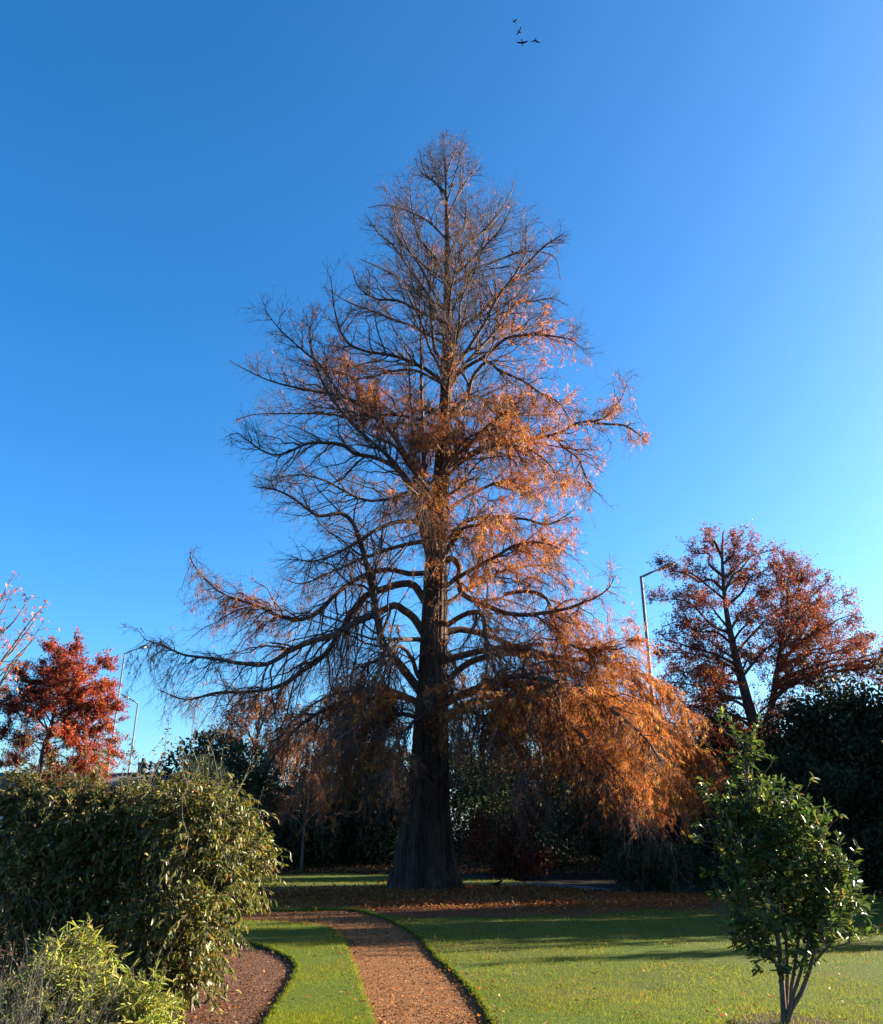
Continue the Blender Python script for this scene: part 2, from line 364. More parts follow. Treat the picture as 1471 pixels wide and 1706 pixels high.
def fluted(mb, pts, rad, sides, amp):
    """trunk with buttress flutes that fade upward"""
    pts = np.asarray(pts); K = len(pts); T = nrm(np.gradient(pts, axis=0))
    ref = np.array([0, 1., 0]); A = nrm(np.cross(T, np.tile(ref, (K, 1)))); B = np.cross(T, A)
    th = np.arange(sides) * 2 * math.pi / sides
    h = pts[:, 2]
    fl = amp * np.exp(-h / 4.5)[:, None] * (np.sin(th * 7 + .4)[None] * .6 + np.sin(th * 11 + 1.7 + .1 * h[:, None]) * .35 + np.sin(th * 3 + .9)[None] * .5)
    fl = fl + .035 * np.sin(th[None] * 17 + h[:, None] * .23) + .02 * np.sin(th[None] * 29 - h[:, None] * .35) + rng.normal(size=(K, sides)) * .012
    Rr = rad[:, None] * (1 + fl)
    V = pts[:, None] + Rr[..., None] * (A[:, None] * np.cos(th)[None, :, None] + B[:, None] * np.sin(th)[None, :, None])
    i = np.arange(K * sides).reshape(K, sides); a = i[:-1]; b = np.roll(a, -1, 1); c = i[1:]; d = np.roll(c, -1, 1)
    mb.add(V, [np.stack([a, b, d, c], -1).reshape(-1, 4)])
tp = np.array([at(p[0], p[1], YT) for p in trunk_px]); tr = np.array([p[2] * (.93 if p[1] > 1350 else .84) * ppm(p[0], p[1], YT) for p in trunk_px])
tp[0, 2] = -.12
tps = spline(tp, .22); trs = np.interp(tps[:, 2], tp[:, 2], tr)
mb = MB(); fluted(mb, tps, trs, 96, .18)
mb.build('trunk', M['bark'], tree, smooth=True)
def trunk_at(z): return np.array([np.interp(z, tps[:, 2], tps[:, k]) for k in range(3)]), np.interp(z, tps[:, 2], trs)

# where the orange needles still hang: (px, py, rx, ry, density), measured on the photo, turned into metres on the tree
LOBES = [(800, 745, 115, 62, .55), (875, 795, 72, 62, .6), (755, 705, 72, 34, .5), (735, 790, 62, 66, .3), (905, 720, 40, 40, .35), (632, 655, 52, 26, .85), (555, 567, 28, 20, .6), (590, 615, 46, 26, .3),
         (560, 640, 60, 30, .2), (850, 520, 44, 28, .28), (930, 520, 34, 30, .2), (890, 605, 56, 40, .35), (920, 660, 46, 34, .55), (1015, 700, 56, 36, .28), (1060, 735, 30, 20, .3), (975, 775, 42, 30, .55), (740, 380, 34, 30, .3),
         (880, 400, 50, 40, .02), (860, 890, 60, 40, .55), (895, 945, 66, 44, .55), (905, 1005, 100, 50, .5), (985, 1080, 95, 62, .75), (1055, 1150, 90, 70, 1), (1000, 1235, 150, 85, 1), (1125, 1275, 80, 66, 1), (1060, 1320, 80, 46, 1),
         (840, 1215, 90, 66, .75), (765, 1200, 60, 60, .6), (700, 1240, 50, 60, .14), (600, 1195, 130, 50, .34), (560, 1280, 140, 80, .30), (470, 1230, 80, 80, .28), (400, 990, 50, 26, .4), (445, 1040, 66, 34, .35), (340, 1000, 60, 50, .15),
         (330, 1100, 90, 40, .18), (720, 860, 66, 70, .38), (620, 880, 50, 50, .08), (660, 950, 60, 60, .08), (790, 1050, 120, 60, .16), (520, 760, 60, 30, .07), (500, 580, 50, 30, .12), (830, 960, 90, 70, .55)]
_lx = np.array([at(a, b, YT)[[0, 2]] for a, b, *_ in LOBES]); _lr = np.array([[rx * ppm(a, b, YT), ry * ppm(a, b, YT)] for a, b, rx, ry, _ in LOBES]); _ld = np.array([l[4] for l in LOBES])
def density(P):
    d = np.exp(-(((P[:, None, 0] - _lx[None, :, 0]) / _lr[None, :, 0]) ** 2 + ((P[:, None, 2] - _lx[None, :, 1]) / _lr[None, :, 1]) ** 2) ** 1.5 * .8) * _ld[None]
    cl = np.sin(P[:, 0] * 3.1 + 2 * np.sin(P[:, 2] * 1.7)) + np.sin(P[:, 2] * 3.7 + 2 * np.sin(P[:, 1] * 1.9)) + np.sin(P[:, 1] * 3.3 + 2 * np.sin(P[:, 0] * 1.6))
    m = d.max(1); m = m * np.clip(.78 + .5 * cl + 1.1 * np.clip(m - .6, 0, 1), .04, 1.25)      # needles hang on in tufts
    return np.maximum(m, .004)
NPAL = [(4, (.39, .125, .020)), (3, (.30, .082, .017)), (2, (.46, .185, .026)), (1.5, (.20, .06, .018)), (.4, (.50, .27, .05))]
TREE_STATS = [0, 0]
ENV = np.array([(222, 736, 746), (240, 712, 772), (260, 700, 790), (285, 686, 815), (310, 662, 850), (345, 616, 870), (400, 603, 938), (440, 580, 945), (470, 535, 948), (500, 515, 952), (520, 438, 958), (560, 408, 972), (600, 380, 975),
                (640, 385, 1052), (700, 375, 1068), (740, 370, 1080), (790, 400, 1012), (830, 420, 985), (880, 440, 962), (920, 308, 970), (960, 298, 1032), (1000, 295, 1042), (1050, 232, 1072), (1100, 236, 1088), (1150, 250, 1142), (1270, 330, 1198), (1400, 430, 1190)], float)
_ez = np.array([at(740, p, YT)[2] for p, l, r in ENV])[::-1]; _el = np.array([at(l, p, YT)[0] for p, l, r in ENV])[::-1]; _er = np.array([at(r, p, YT)[0] for p, l, r in ENV])[::-1]
def trim(pos, D, l):
    """shorten shoots that would leave the crown's outline"""
    for _ in range(5):
        e = pos + D * l[:, None]; ax = np.interp(e[:, 2], tps[:, 2], tps[:, 0])
        dx = e[:, 0] - ax; dy = e[:, 1] - YT
        lim = np.where(dx < 0, ax - np.interp(e[:, 2], _ez, _el), np.interp(e[:, 2], _ez, _er) - ax)
        out = (np.hypot(dx, dy * .8) > lim) | (e[:, 2] > _ez[-1] + .1)
        l = np.where(out, l * .62, l)
    return l
def grow_limb(pts, r0, r1, droop, parent, n2=4.6, L2=(.75, 2.7), leafy=1., tw=7.5):
    """one limb with its side branches, twigs (part) and needle sprays (sub-part)"""
    P = spline(pts, .22); K = len(P)
    ln = np.linalg.norm(np.diff(P, axis=0), axis=1).sum()
    wob = np.cumsum(rng.normal(size=(K, 3)), 0) * .026; wob *= np.linspace(0, 1, K)[:, None] * np.linspace(1, .2, K)[:, None]
    P = P + wob
    t = np.linspace(0, 1, K); r = r0 * (1 - t) ** .8 + r1
    w_ = MB(); tubes(w_, P[None], r[None], 7)
    L_ = MB()
    N2 = max(3, int(ln * n2)); pos, T, rr, _, tt = along(P[None], r[None], N2, .16, 1.)
    up = np.where(droop > .5, -.18, .16)
    D = side_dir(T, rng.uniform(.55, 1.15, N2), up)
    D = nrm(D * [1, .75, 1])
    l2 = np.clip((1 - tt) * ln * .42 + .45, L2[0], L2[1]) * rng.uniform(.55, 1.1, N2); l2 = trim(pos, D, l2)
    C2 = curves(pos, D, l2, 8, .35, -.5 * droop + .18 * (1 - droop), .02)
    R2 = np.linspace(1, .22, 8)[None] * np.minimum(rr * .6, .010 + .011 * l2)[:, None]
    tubes(w_, C2, R2, 4)
    # droop: long hanging side shoots under low limbs
    if droop > .3:
        n = int(ln * 2.8 * droop); pos, T, rr, _, tt = along(P[None], r[None], n, .2, 1.)
        D = nrm(rng.normal(size=(n, 3)) * .45 + [0, 0, -1]); l = rng.uniform(.5, 1.9, n)
        C2b = curves(pos, D, l, 8, .3, -.1, .02); R2b = np.linspace(1, .25, 8)[None] * (.007 + .006 * l)[:, None]
        tubes(w_, C2b, R2b, 4); C2 = np.concatenate([C2, C2b]); R2 = np.concatenate([R2, R2b]); l2 = np.concatenate([l2, l])
    # twigs
    N3 = int(l2.sum() * tw)
    pr = l2 / l2.sum(); idx = rng.choice(len(l2), N3, p=pr)
    tt = rng.uniform(.08, 1, N3) * 6.99; k = tt.astype(int); f = (tt - k)[:, None]
    pos = C2[idx, k] * (1 - f) + C2[idx, k + 1] * f; T = nrm(C2[idx, k + 1] - C2[idx, k])
    n4 = int(ln * 4); p4, T4, _, _, _ = along(P[None], r[None], n4, .35, 1.)
    pos = np.concatenate([pos, p4]); T = np.concatenate([T, T4]); N3 = len(pos)
    D = side_dir(T, rng.uniform(.4, 1.1, N3), -.3 * droop + .12 * (1 - droop))
    l3 = np.maximum(trim(pos, D, rng.uniform(.3, .95, N3)), .12)
    C3 = curves(pos, D, l3, 6, .5, -.45 * droop + .12, .03)
    tubes(w_, C3, np.linspace(1, .35, 6)[None] * rng.uniform(.0042, .0075, N3)[:, None], 3)
    n5 = int(l3.sum() * 4.2); p5, T5, _, _, _ = along(C3, np.ones((N3, 6)), n5, .1, 1.)
    D5 = side_dir(T5, rng.uniform(.4, 1., n5), -.3 * droop + .1)
    C5 = curves(p5, D5, rng.uniform(.1, .34, n5), 3, .5, -.3 * droop, 0)
    tubes(w_, C5, np.array([[1, .8, .4]]) * rng.uniform(.0028, .0048, n5)[:, None], 3)
    # needle sprays on twigs and side branches
    A = np.concatenate([C3.reshape(-1, 3), C2.reshape(-1, 3)])
    TT = np.concatenate([np.gradient(C3, axis=1).reshape(-1, 3), np.gradient(C2, axis=1).reshape(-1, 3)])
    keep = rng.random(len(A)) < density(A) * leafy
    A = A[keep]; TT = nrm(TT[keep])
    if len(A):
        rep = 9; D0 = TT * .4 + rng.normal(size=A.shape) * .3 + [0, 0, -.6]
        A = np.repeat(A, rep, 0); D0 = np.repeat(D0, rep, 0); n = len(A)
        D = D0 + rng.normal(size=(n, 3)) * .3
        A = A + nrm(D0) * rng.uniform(-.08, .10, (n, 1)) + rng.normal(size=(n, 3)) * .025
        nn = rng.normal(size=(n, 3))
        leaves(L_, A, D, nn, rng.uniform(.07, .18, n), rng.uniform(.009, .021, n), np.repeat(pick(n // rep, NPAL, .2), rep, 0))
    TREE_STATS[0] += N3 + n5; TREE_STATS[1] += len(A)
    b = w_.build('branch', M['twig'], parent)
    if len(A): L_.build('foliage', M['needle'], b)
    return b
LIMBS = [  # (photo polyline from trunk to tip, base radius px, depth drift m, droop 0..1)
    ([(700, 1152), (668, 1110), (640, 1076), (630, 1040), (622, 995), (612, 945), (600, 905), (588, 872), (568, 856), (531, 862), (503, 842), (467, 820), (420, 811)], 10, -3.0, .25),
    ([(706, 1056), (690, 1030), (672, 1016), (656, 1008), (626, 1022), (591, 1036), (566, 1052), (538, 1062), (490, 1080), (446, 1106), (404, 1104), (361, 1096), (308, 1089), (268, 1072), (240, 1064)], 9, -2.5, .75),
    ([(712, 1008), (690, 976), (668, 973), (644, 979), (609, 992), (588, 1018), (570, 1046), (540, 1090), (505, 1115), (467, 1140), (420, 1150), (361, 1152), (308, 1163), (262, 1146)], 9, 2.0, .75),
    ([(706, 955), (680, 956), (655, 950), (626, 953), (591, 968), (559, 993), (535, 1020), (503, 1034), (467, 1027), (432, 1010), (375, 990), (340, 962), (318, 930), (320, 915)], 7, 1.0, .7),
    ([(712, 1120), (697, 1128), (690, 1105), (680, 1086), (667, 1077), (654, 1086), (645, 1117), (637, 1150), (630, 1200), (615, 1250)], 6, -2.5, .8),
    ([(712, 1066), (690, 1066), (662, 1068), (648, 1080), (640, 1110), (622, 1150), (590, 1190), (560, 1240)], 6, -4, .9),
    ([(648, 1088), (630, 1100), (609, 1112), (598, 1148), (588, 1200), (580, 1260)], 5, -3.5, .9),
    ([(712, 1180), (680, 1165), (640, 1160), (590, 1165), (540, 1180), (490, 1215), (450, 1270), (430, 1330)], 7, -3, 1.),
    ([(712, 1200), (670, 1190), (630, 1195), (585, 1215), (545, 1250), (510, 1300)], 6, -6, 1.),
    ([(712, 1175), (690, 1165), (650, 1150), (600, 1150), (545, 1160), (500, 1190), (470, 1225)], 6, 4, 1.),
    ([(716, 900), (690, 905), (650, 915), (610, 930), (575, 945), (540, 960), (500, 975), (470, 965)], 6, 3.5, .5),
    ([(716, 880), (690, 870), (655, 870), (620, 885), (590, 905), (555, 925), (515, 935), (485, 925)], 6, -3.5, .5),
    ([(700, 850), (676, 800), (660, 780), (637, 767), (614, 760), (591, 756), (573, 741), (545, 738), (513, 739), (467, 756), (432, 747), (397, 722), (376, 728)], 9, -1.5, .3),
    ([(690, 780), (672, 751), (658, 730), (644, 712), (609, 681), (588, 668), (566, 659), (513, 649), (467, 638), (425, 622), (385, 600)], 8, 1.5, .25),
    ([(695, 820), (672, 790), (644, 758), (615, 732), (591, 710), (570, 685), (552, 660), (538, 635), (528, 610), (521, 585), (517, 557), (522, 520)], 8, -2.5, .1),
    ([(740, 640), (728, 629), (708, 613), (662, 592), (609, 582), (580, 568), (566, 546), (558, 518), (554, 490), (550, 458)], 7, -1., .05),
    ([(600, 672), (566, 655), (538, 612), (503, 582), (470, 552), (442, 515)], 5, -1.5, .15),
    ([(742, 545), (732, 533), (697, 518), (662, 500), (626, 497), (604, 484), (592, 466), (584, 440)], 6, 1.5, .05),
    ([(742, 605), (725, 586), (718, 535), (711, 493), (679, 447), (655, 412), (630, 390), (610, 362)], 6, -2., 0.),
    ([(738, 640), (690, 617), (644, 620), (602, 631), (560, 620), (520, 610)], 5, 3.5, .15),
    ([(738, 720), (700, 700), (650, 690), (600, 700), (550, 690), (490, 690), (430, 690), (395, 700)], 6, 4., .35),
    ([(730, 800), (700, 810), (650, 830), (600, 830), (540, 800), (490, 790), (450, 800), (420, 790)], 6, 4.5, .4),
    # right side
    ([(748, 625), (763, 605), (780, 582), (808, 539), (830, 493), (844, 476), (862, 450), (875, 420), (877, 375)], 7, -1.5, .05),
    ([(868, 448), (879, 438), (904, 412), (922, 398), (938, 388)], 4, -2.2, .05),
    ([(748, 640), (765, 618), (801, 578), (837, 539), (858, 507), (886, 503), (920, 498), (945, 510)], 7, 2., .2),
    ([(748, 650), (765, 622), (787, 606), (815, 589), (844, 565), (870, 560), (900, 560), (950, 568), (968, 582)], 7, -2., .25),
    ([(750, 690), (770, 668), (780, 661), (787, 631), (812, 603), (830, 617), (872, 635), (900, 655), (930, 672), (950, 700)], 7, -3., .35),
    ([(750, 690), (775, 675), (791, 659), (806, 664), (830, 690), (860, 690), (895, 690), (940, 690)], 5, 3., .4),
    ([(745, 780), (790, 752), (844, 738), (886, 734), (929, 726), (964, 708), (1000, 703), (1030, 674), (1045, 636)], 8, -1., .35),
    ([(990, 705), (1015, 707), (1042, 709), (1062, 722), (1080, 736)], 4, -1.0, .5),
    ([(925, 727), (938, 745), (960, 760), (972, 785), (985, 810), (1003, 824)], 4, -1.5, .6),
    ([(748, 545), (753, 520), (766, 490), (791, 447), (803, 420), (806, 390), (796, 345)], 5, 1., 0.),
    ([(747, 515), (745, 490), (731, 440), (712, 415), (697, 400), (688, 365), (680, 300)], 5, -1., 0.),
    ([(746, 430), (758, 405), (773, 384), (777, 350), (778, 320)], 4, -.8, 0.),
    ([(745, 365), (755, 340), (770, 315), (790, 285), (802, 262)], 3.5, .6, 0.),
    ([(745, 330), (728, 308), (709, 288), (702, 270), (699, 250)], 3, -.4, 0.),
    ([(743, 290), (752, 268), (766, 235)], 2.5, .3, 0.),
    ([(745, 440), (775, 410), (820, 370), (845, 330), (858, 300)], 4, 1.3, .05),
    ([(745, 480), (790, 450), (840, 430), (880, 420), (925, 430), (935, 470)], 5, 2.2, .1),
    ([(745, 400), (715, 370), (680, 350), (640, 340), (612, 345)], 4, 1.5, 0.),
    ([(742, 320), (720, 300), (700, 285), (690, 260)], 3, .8, 0.),
    ([(715, 850), (720, 833), (751, 822), (770, 807), (780, 790), (800, 770), (830, 760)], 6, -4., .4),
    ([(745, 900), (778, 868), (820, 860), (873, 864), (915, 872), (955, 850)], 6, -2.5, .45),
    ([(745, 850), (790, 820), (840, 800), (890, 800), (930, 790), (965, 810)], 6, 3., .4),
    ([(738, 800), (770, 770), (820, 745), (870, 745), (910, 770), (930, 800)], 6, -3.5, .5),
    ([(735, 790), (760, 750), (790, 725), (830, 715), (865, 720)], 5, -5., .5),
    ([(740, 760), (720, 730), (700, 715), (690, 700)], 4, -4., .4),
    ([(738, 940), (752, 930), (766, 945), (764, 975), (774, 993), (805, 1008), (843, 1024), (888, 1027), (934, 1020), (987, 1001), (1010, 985), (1022, 965)], 8, -2., .55),
    ([(740, 1045), (770, 1026), (793, 1020), (806, 1028), (812, 1060), (824, 1096), (835, 1140), (850, 1185)], 7, -3., .8),
    ([(740, 1055), (767, 1048), (812, 1056), (843, 1068), (888, 1084), (923, 1096), (940, 1135), (960, 1180)], 8, 1.5, .8),
    ([(735, 1165), (760, 1160), (786, 1153), (824, 1145), (854, 1139), (885, 1142), (902, 1164), (923, 1180), (975, 1195), (1050, 1210), (1110, 1240), (1160, 1270), (1190, 1285)], 9, -1.6, 1.),
    ([(840, 990), (880, 985), (911, 997), (926, 1043), (957, 1077), (1003, 1080), (1045, 1075), (1066, 1045)], 5, -2.5, .7),
    ([(740, 1100), (800, 1085), (860, 1080), (930, 1095), (1000, 1105), (1060, 1120), (1105, 1150), (1140, 1185)], 8, -1., .9),
    ([(738, 1175), (785, 1150), (860, 1125), (940, 1140), (1010, 1180), (1070, 1230), (1110, 1290)], 8, -6.5, 1.),
    ([(738, 1205), (775, 1175), (845, 1160), (920, 1190), (980, 1240), (1030, 1290), (1060, 1335)], 8, -6, 1.),
    ([(738, 1140), (790, 1100), (870, 1088), (950, 1115), (1030, 1160), (1100, 1210), (1150, 1250)], 8, 2.5, 1.),
    ([(738, 1190), (770, 1180), (800, 1190), (835, 1220), (860, 1260), (880, 1310)], 6, -5., 1.),
    ([(738, 1010), (790, 975), (840, 950), (890, 940), (930, 950), (960, 980)], 6, 3.5, .5),
    ([(738, 980), (775, 955), (820, 930), (860, 905), (900, 900), (940, 915)], 6, -4, .5),
    ([(902, 1164), (960, 1180), (1040, 1200), (1110, 1225), (1165, 1255), (1194, 1292)], 4, -2.6, 1.),
    ([(885, 1150), (960, 1165), (1040, 1185), (1100, 1215), (1140, 1260), (1155, 1320)], 4, 1.6, 1.),
    ([(880, 1150), (940, 1200), (1010, 1240), (1065, 1285), (1090, 1345)], 4, -4.5, 1.),
    ([(720, 1190), (700, 1195), (680, 1210), (660, 1240), (650, 1290)], 5, -5, 1.),
    ([(744, 470), (705, 440), (668, 400), (648, 350)], 4, -2.6, 0.),
    ([(745, 520), (695, 485), (645, 452), (600, 432)], 5, 3., .05),
    ([(744, 575), (690, 545), (630, 522), (580, 502), (548, 482)], 5, 3.2, .05),
    ([(746, 560), (800, 520), (850, 470), (900, 445), (932, 415)], 5, 3., 0.),
    ([(746, 470), (790, 430), (830, 385), (852, 345)], 4, -2.6, 0.),
    ([(746, 600), (810, 572), (880, 545), (935, 535), (965, 552)], 5, 3.6, .2),
    ([(743, 330), (742, 285), (741, 222)], 2, .1, 0.),
    ([(744, 340), (756, 300), (768, 262), (776, 240)], 2.5, -.6, 0.),
    ([(744, 350), (728, 300), (718, 262), (712, 240)], 2.5, .6, 0.),
    ([(725, 1130), (745, 1140), (760, 1165), (765, 1200), (770, 1240)], 5, -4, 1.),
]
for pts, rp, dY, dr in LIMBS:
    x, y = pts[0]
    grow_limb(px_path(pts, YT, dY), rp * ppm(x, y, YT) * (.46 if y < 860 else .62 if rp < 8 else .72), .010, dr, tree)
# second leader beside the main stem
for pts, rp in (([(722, 1000), (712, 900), (706, 800), (703, 700), (702, 620), (700, 540), (697, 480)], 9), ([(715, 930), (695, 850), (690, 790), (688, 720), (683, 650), (680, 600)], 9)):
    grow_limb(px_path(pts, YT, -1.2), rp * ppm(*pts[0], YT) * .5, .02, .1, tree, n2=4, L2=(.5, 1.4))
# limbs towards and away from the viewer, so that the crown is round
for i in range(24):
    z = rng.uniform(5.0, 26.0) if i % 2 else rng.uniform(9.5, 24.0); p0, r0 = trunk_at(z)
    reach = np.interp(z, [4, 9, 16, 22, 28, 31], [7.5, 6.5, 5.2, 3.9, 1.6, .8]) * rng.uniform(.7, 1.)
    a = (R(90) if i % 2 else R(-90)) + rng.uniform(-.75, .75)
    dv = np.array([math.cos(a), math.sin(a), 0]); dr = float(np.interp(z, [4, 12, 20], [.95, .5, 0.]))
    rise = np.interp(z, [4, 12, 20, 30], [.05, .15, .55, 1.1])
    ts = np.linspace(0, 1, 6)[:, None]
    P = p0 + dv * reach * ts + np.array([0, 0, 1]) * reach * (rise * ts + (.25 * ts - (.55 * dr) * ts ** 2)) + rng.normal(size=(6, 3)) * .12 * ts
    grow_limb(P, min(.13, r0 * .26), .010, dr, tree, n2=4.2, leafy=.9)
# short shoots on the trunk itself
mb = MB(); lb = MB()
n = 420; z = rng.uniform(4, 22, n); P0 = np.array([trunk_at(q)[0] for q in z]); r0 = np.array([trunk_at(q)[1] for q in z])
a = rng.uniform(0, 6.283, n); D = np.stack([np.cos(a), np.sin(a), rng.uniform(-.5, .4, n)], 1)
C = curves(P0 + D * (r0 * .85)[:, None] * [1, 1, 0], D, rng.uniform(.3, 1.1, n), 6, .6, -.35, .04)
tubes(mb, C, np.linspace(1, .3, 6)[None] * rng.uniform(.006, .012, n)[:, None], 3)
A = np.repeat(C[:, 1:].reshape(-1, 3), 5, 0); k = rng.random(len(A)) < density(A) * .8; A = A[k]; n = len(A); A = A + rng.normal(size=(n, 3)) * .06
leaves(lb, A, rng.normal(size=(n, 3)) * .5 + [0, 0, -.7], rng.normal(size=(n, 3)), rng.uniform(.09, .22, n), rng.uniform(.02, .042, n), pick(n, NPAL, .2))
b = mb.build('trunk_shoots', M['twig'], tree); lb.build('foliage', M['needle'], b)
print('TWIGS', TREE_STATS)

# ------------------------------------------------------------------ generic broadleaf tree from measured limbs
def leafy_tree(name, label, cat, Y, trunk, limbs, pal, nleaf, leaf, lmat='oak', wood='twig', spread=1.0, tw=5., twr=(.004, .008), twl=(.2, .6), up=.05, group=None, lean=.2, depth=1., tpl=DIA, keepfn=None, drp=-.25):
    """trunk: list of (px,py,r px); limbs: list of (polyline, r px, depth drift)"""
    b = at(trunk[0][0], trunk[0][1], Y); b[2] = ZL
    root = empty(name, tuple(b), label, cat, group)
    tp = np.array([at(p[0], p[1], Y) for p in trunk]); tr = np.array([p[2] * ppm(p[0], p[1], Y) for p in trunk]); tp[0, 2] = ZL - .05
    P = spline(tp, .15); r = np.interp(np.linspace(0, 1, len(P)), np.linspace(0, 1, len(tr)), tr)
    w_ = MB(); tubes(w_, P[None], r[None], 10); w_.build('trunk', M[wood], root, smooth=True)
    w2 = MB(); lf = MB(); ALL = []
    for pts, rp, dY in limbs:
        Q = spline(px_path(pts, Y, dY * depth), .15); K = len(Q)
        Q = Q + np.cumsum(rng.normal(size=(K, 3)), 0) * .012 * np.linspace(0, 1, K)[:, None]
        ln = np.linalg.norm(np.diff(Q, axis=0), axis=1).sum(); rr = np.linspace(1, .12, K) * rp * ppm(*pts[0], Y) + .004
        tubes(w2, Q[None], rr[None], 6)
        n = max(3, int(ln * 4.5)); pos, T, r3, _, tt = along(Q[None], rr[None], n, .12, 1.)
        l2 = np.clip((1 - tt) * ln * .5 + .35, .35, 1.7) * spread * rng.uniform(.5, 1.1, n)
        C2 = curves(pos, side_dir(T, rng.uniform(.5, 1.2, n), up, .25), l2, 6, .35, .03, .03)
        tubes(w2, C2, np.linspace(1, .25, 6)[None] * np.minimum(r3 * .6, .006 + .008 * l2)[:, None], 4)
        n3 = int(l2.sum() * tw); pos, T, _, _, _ = along(C2, np.ones((n, 6)), n3, .15, 1.)
        C3 = curves(pos, side_dir(T, rng.uniform(.4, 1.1, n3), up), rng.uniform(*twl, n3), 4, .35, 0., .03)
        tubes(w2, C3, np.linspace(1, .4, 4)[None] * rng.uniform(*twr, n3)[:, None], 3)
        ALL += [C3[:, 1:].reshape(-1, 3), C2[:, 2:].reshape(-1, 3)]
    w2.build('branches', M[wood], root)
    A = np.concatenate(ALL)
    if keepfn is not None: A = A[rng.random(len(A)) < keepfn(A)]
    A = A[rng.integers(0, len(A), nleaf)] + rng.normal(size=(nleaf, 3)) * leaf * .5
    leaves(lf, A, rng.normal(size=(nleaf, 3)) * .8 + [0, 0, drp], rng.normal(size=(nleaf, 3)) * .8 + [0, 0, .6], rng.uniform(.7, 1.3, nleaf) * leaf, rng.uniform(.35, .6, nleaf) * leaf, pick(nleaf, pal, .22), tpl)
    lf.build('foliage', M[lmat], root)
    return root
# pin oak on the right, red leaved
OAK = [(3, (.24, .03, .018)), (2.5, (.16, .036, .016)), (2.2, (.36, .105, .024)), (1.5, (.07, .065, .02)), (2.2, (.07, .022, .015))]
def fan(cx, cy, tips, r, seed=0, lift=8):
    out = []
    for (x, y, sy, dY) in tips:
        sx = np.interp(sy, [p[1] for p in cx[::-1]], [p[0] for p in cx[::-1]])
        j = rng.normal(size=(3, 2)) * [4, 5]; out.append(([(sx, sy), (sx + (x - sx) * .25 + j[0, 0], sy + (y - sy) * .25 - lift + j[0, 1]), (sx + (x - sx) * .5 + j[1, 0], sy + (y - sy) * .55 - lift + j[1, 1]), (sx + (x - sx) * .75 + j[2, 0], sy + (y - sy) * .78 - lift * .5 + j[2, 1]), (x, y)], r * rng.uniform(.7, 1.2), dY))
    return out
ot = [(1275, 1440, 16), (1270, 1330, 15), (1262, 1235, 13), (1243, 1160, 10), (1226, 1095, 8), (1212, 1030, 6), (1205, 970, 4), (1203, 920, 2.5), (1205, 885, 1)]
tips1 = [(1095, 932, 1000, -1), (1120, 950, 985, 1.5), (1092, 1000, 1055, 1), (1105, 1040, 1075, -2), (1090, 1070, 1110, -1), (1115, 1110, 1140, 2), (1110, 1160, 1180, -1.5), (1140, 1190, 1200, 1), (1150, 910, 960, 0), (1180, 893, 930, 1),
         (1240, 887, 940, -1), (1262, 920, 985, 1), (1290, 935, 1010, -1.5), (1300, 965, 1050, 1.5), (1310, 1000, 1090, -2), (1320, 1050, 1130, 2), (1160, 1060, 1100, 3), (1180, 1120, 1150, -3), (1270, 1080, 1130, 3), (1260, 1020, 1070, -3), (1230, 960, 1000, 2.5), (1150, 1000, 1050, -3), (1285, 915, 965, .6), (1150, 1215, 1225, -1), (1190, 1230, 1250, 1), (1120, 1085, 1130, 0), (1300, 1180, 1240, 2), (1330, 1130, 1210, -2), (1105, 1135, 1165, -2.5), (1125, 1185, 1200, 2.5), (1165, 1165, 1190, -3.2), (1200, 1195, 1215, 3), (1175, 1235, 1250, -1.5), (1095, 1090, 1125, 2), (1230, 1230, 1262, -2)]
st = [(1262, 1235), (1285, 1180), (1297, 1110), (1308, 1050), (1315, 990), (1316, 930)]
tips2 = [(1316, 925, 990, 0), (1350, 950, 1020, 1), (1380, 965, 1050, -1), (1410, 995, 1080, 1.5), (1440, 1020, 1100, -1), (1462, 1055, 1120, 1), (1475, 1085, 1140, -1), (1490, 1100, 1160, 0), (1360, 1000, 1080, -2.5), (1390, 1050, 1110, 2.5), (1420, 1070, 1140, -2.5), (1440, 1110, 1170, 2),
         (1340, 1090, 1150, 2), (1380, 1110, 1170, -2), (1335, 1020, 1090, 3), (1285, 940, 1010, -.6), (1270, 990, 1060, 2), (1510, 1080, 1150, 1)]
limbs = fan(ot, 0, tips1, 2.6) + [(st, 7, 1.0)] + fan(st, 0, tips2, 2.6)
leafy_tree('pin_oak', 'wide oak with red and dark brown leaves rising above the dark evergreens at right', 'tree', 33., ot, limbs, OAK, 80000, .125, spread=1.0, tpl=STAR)
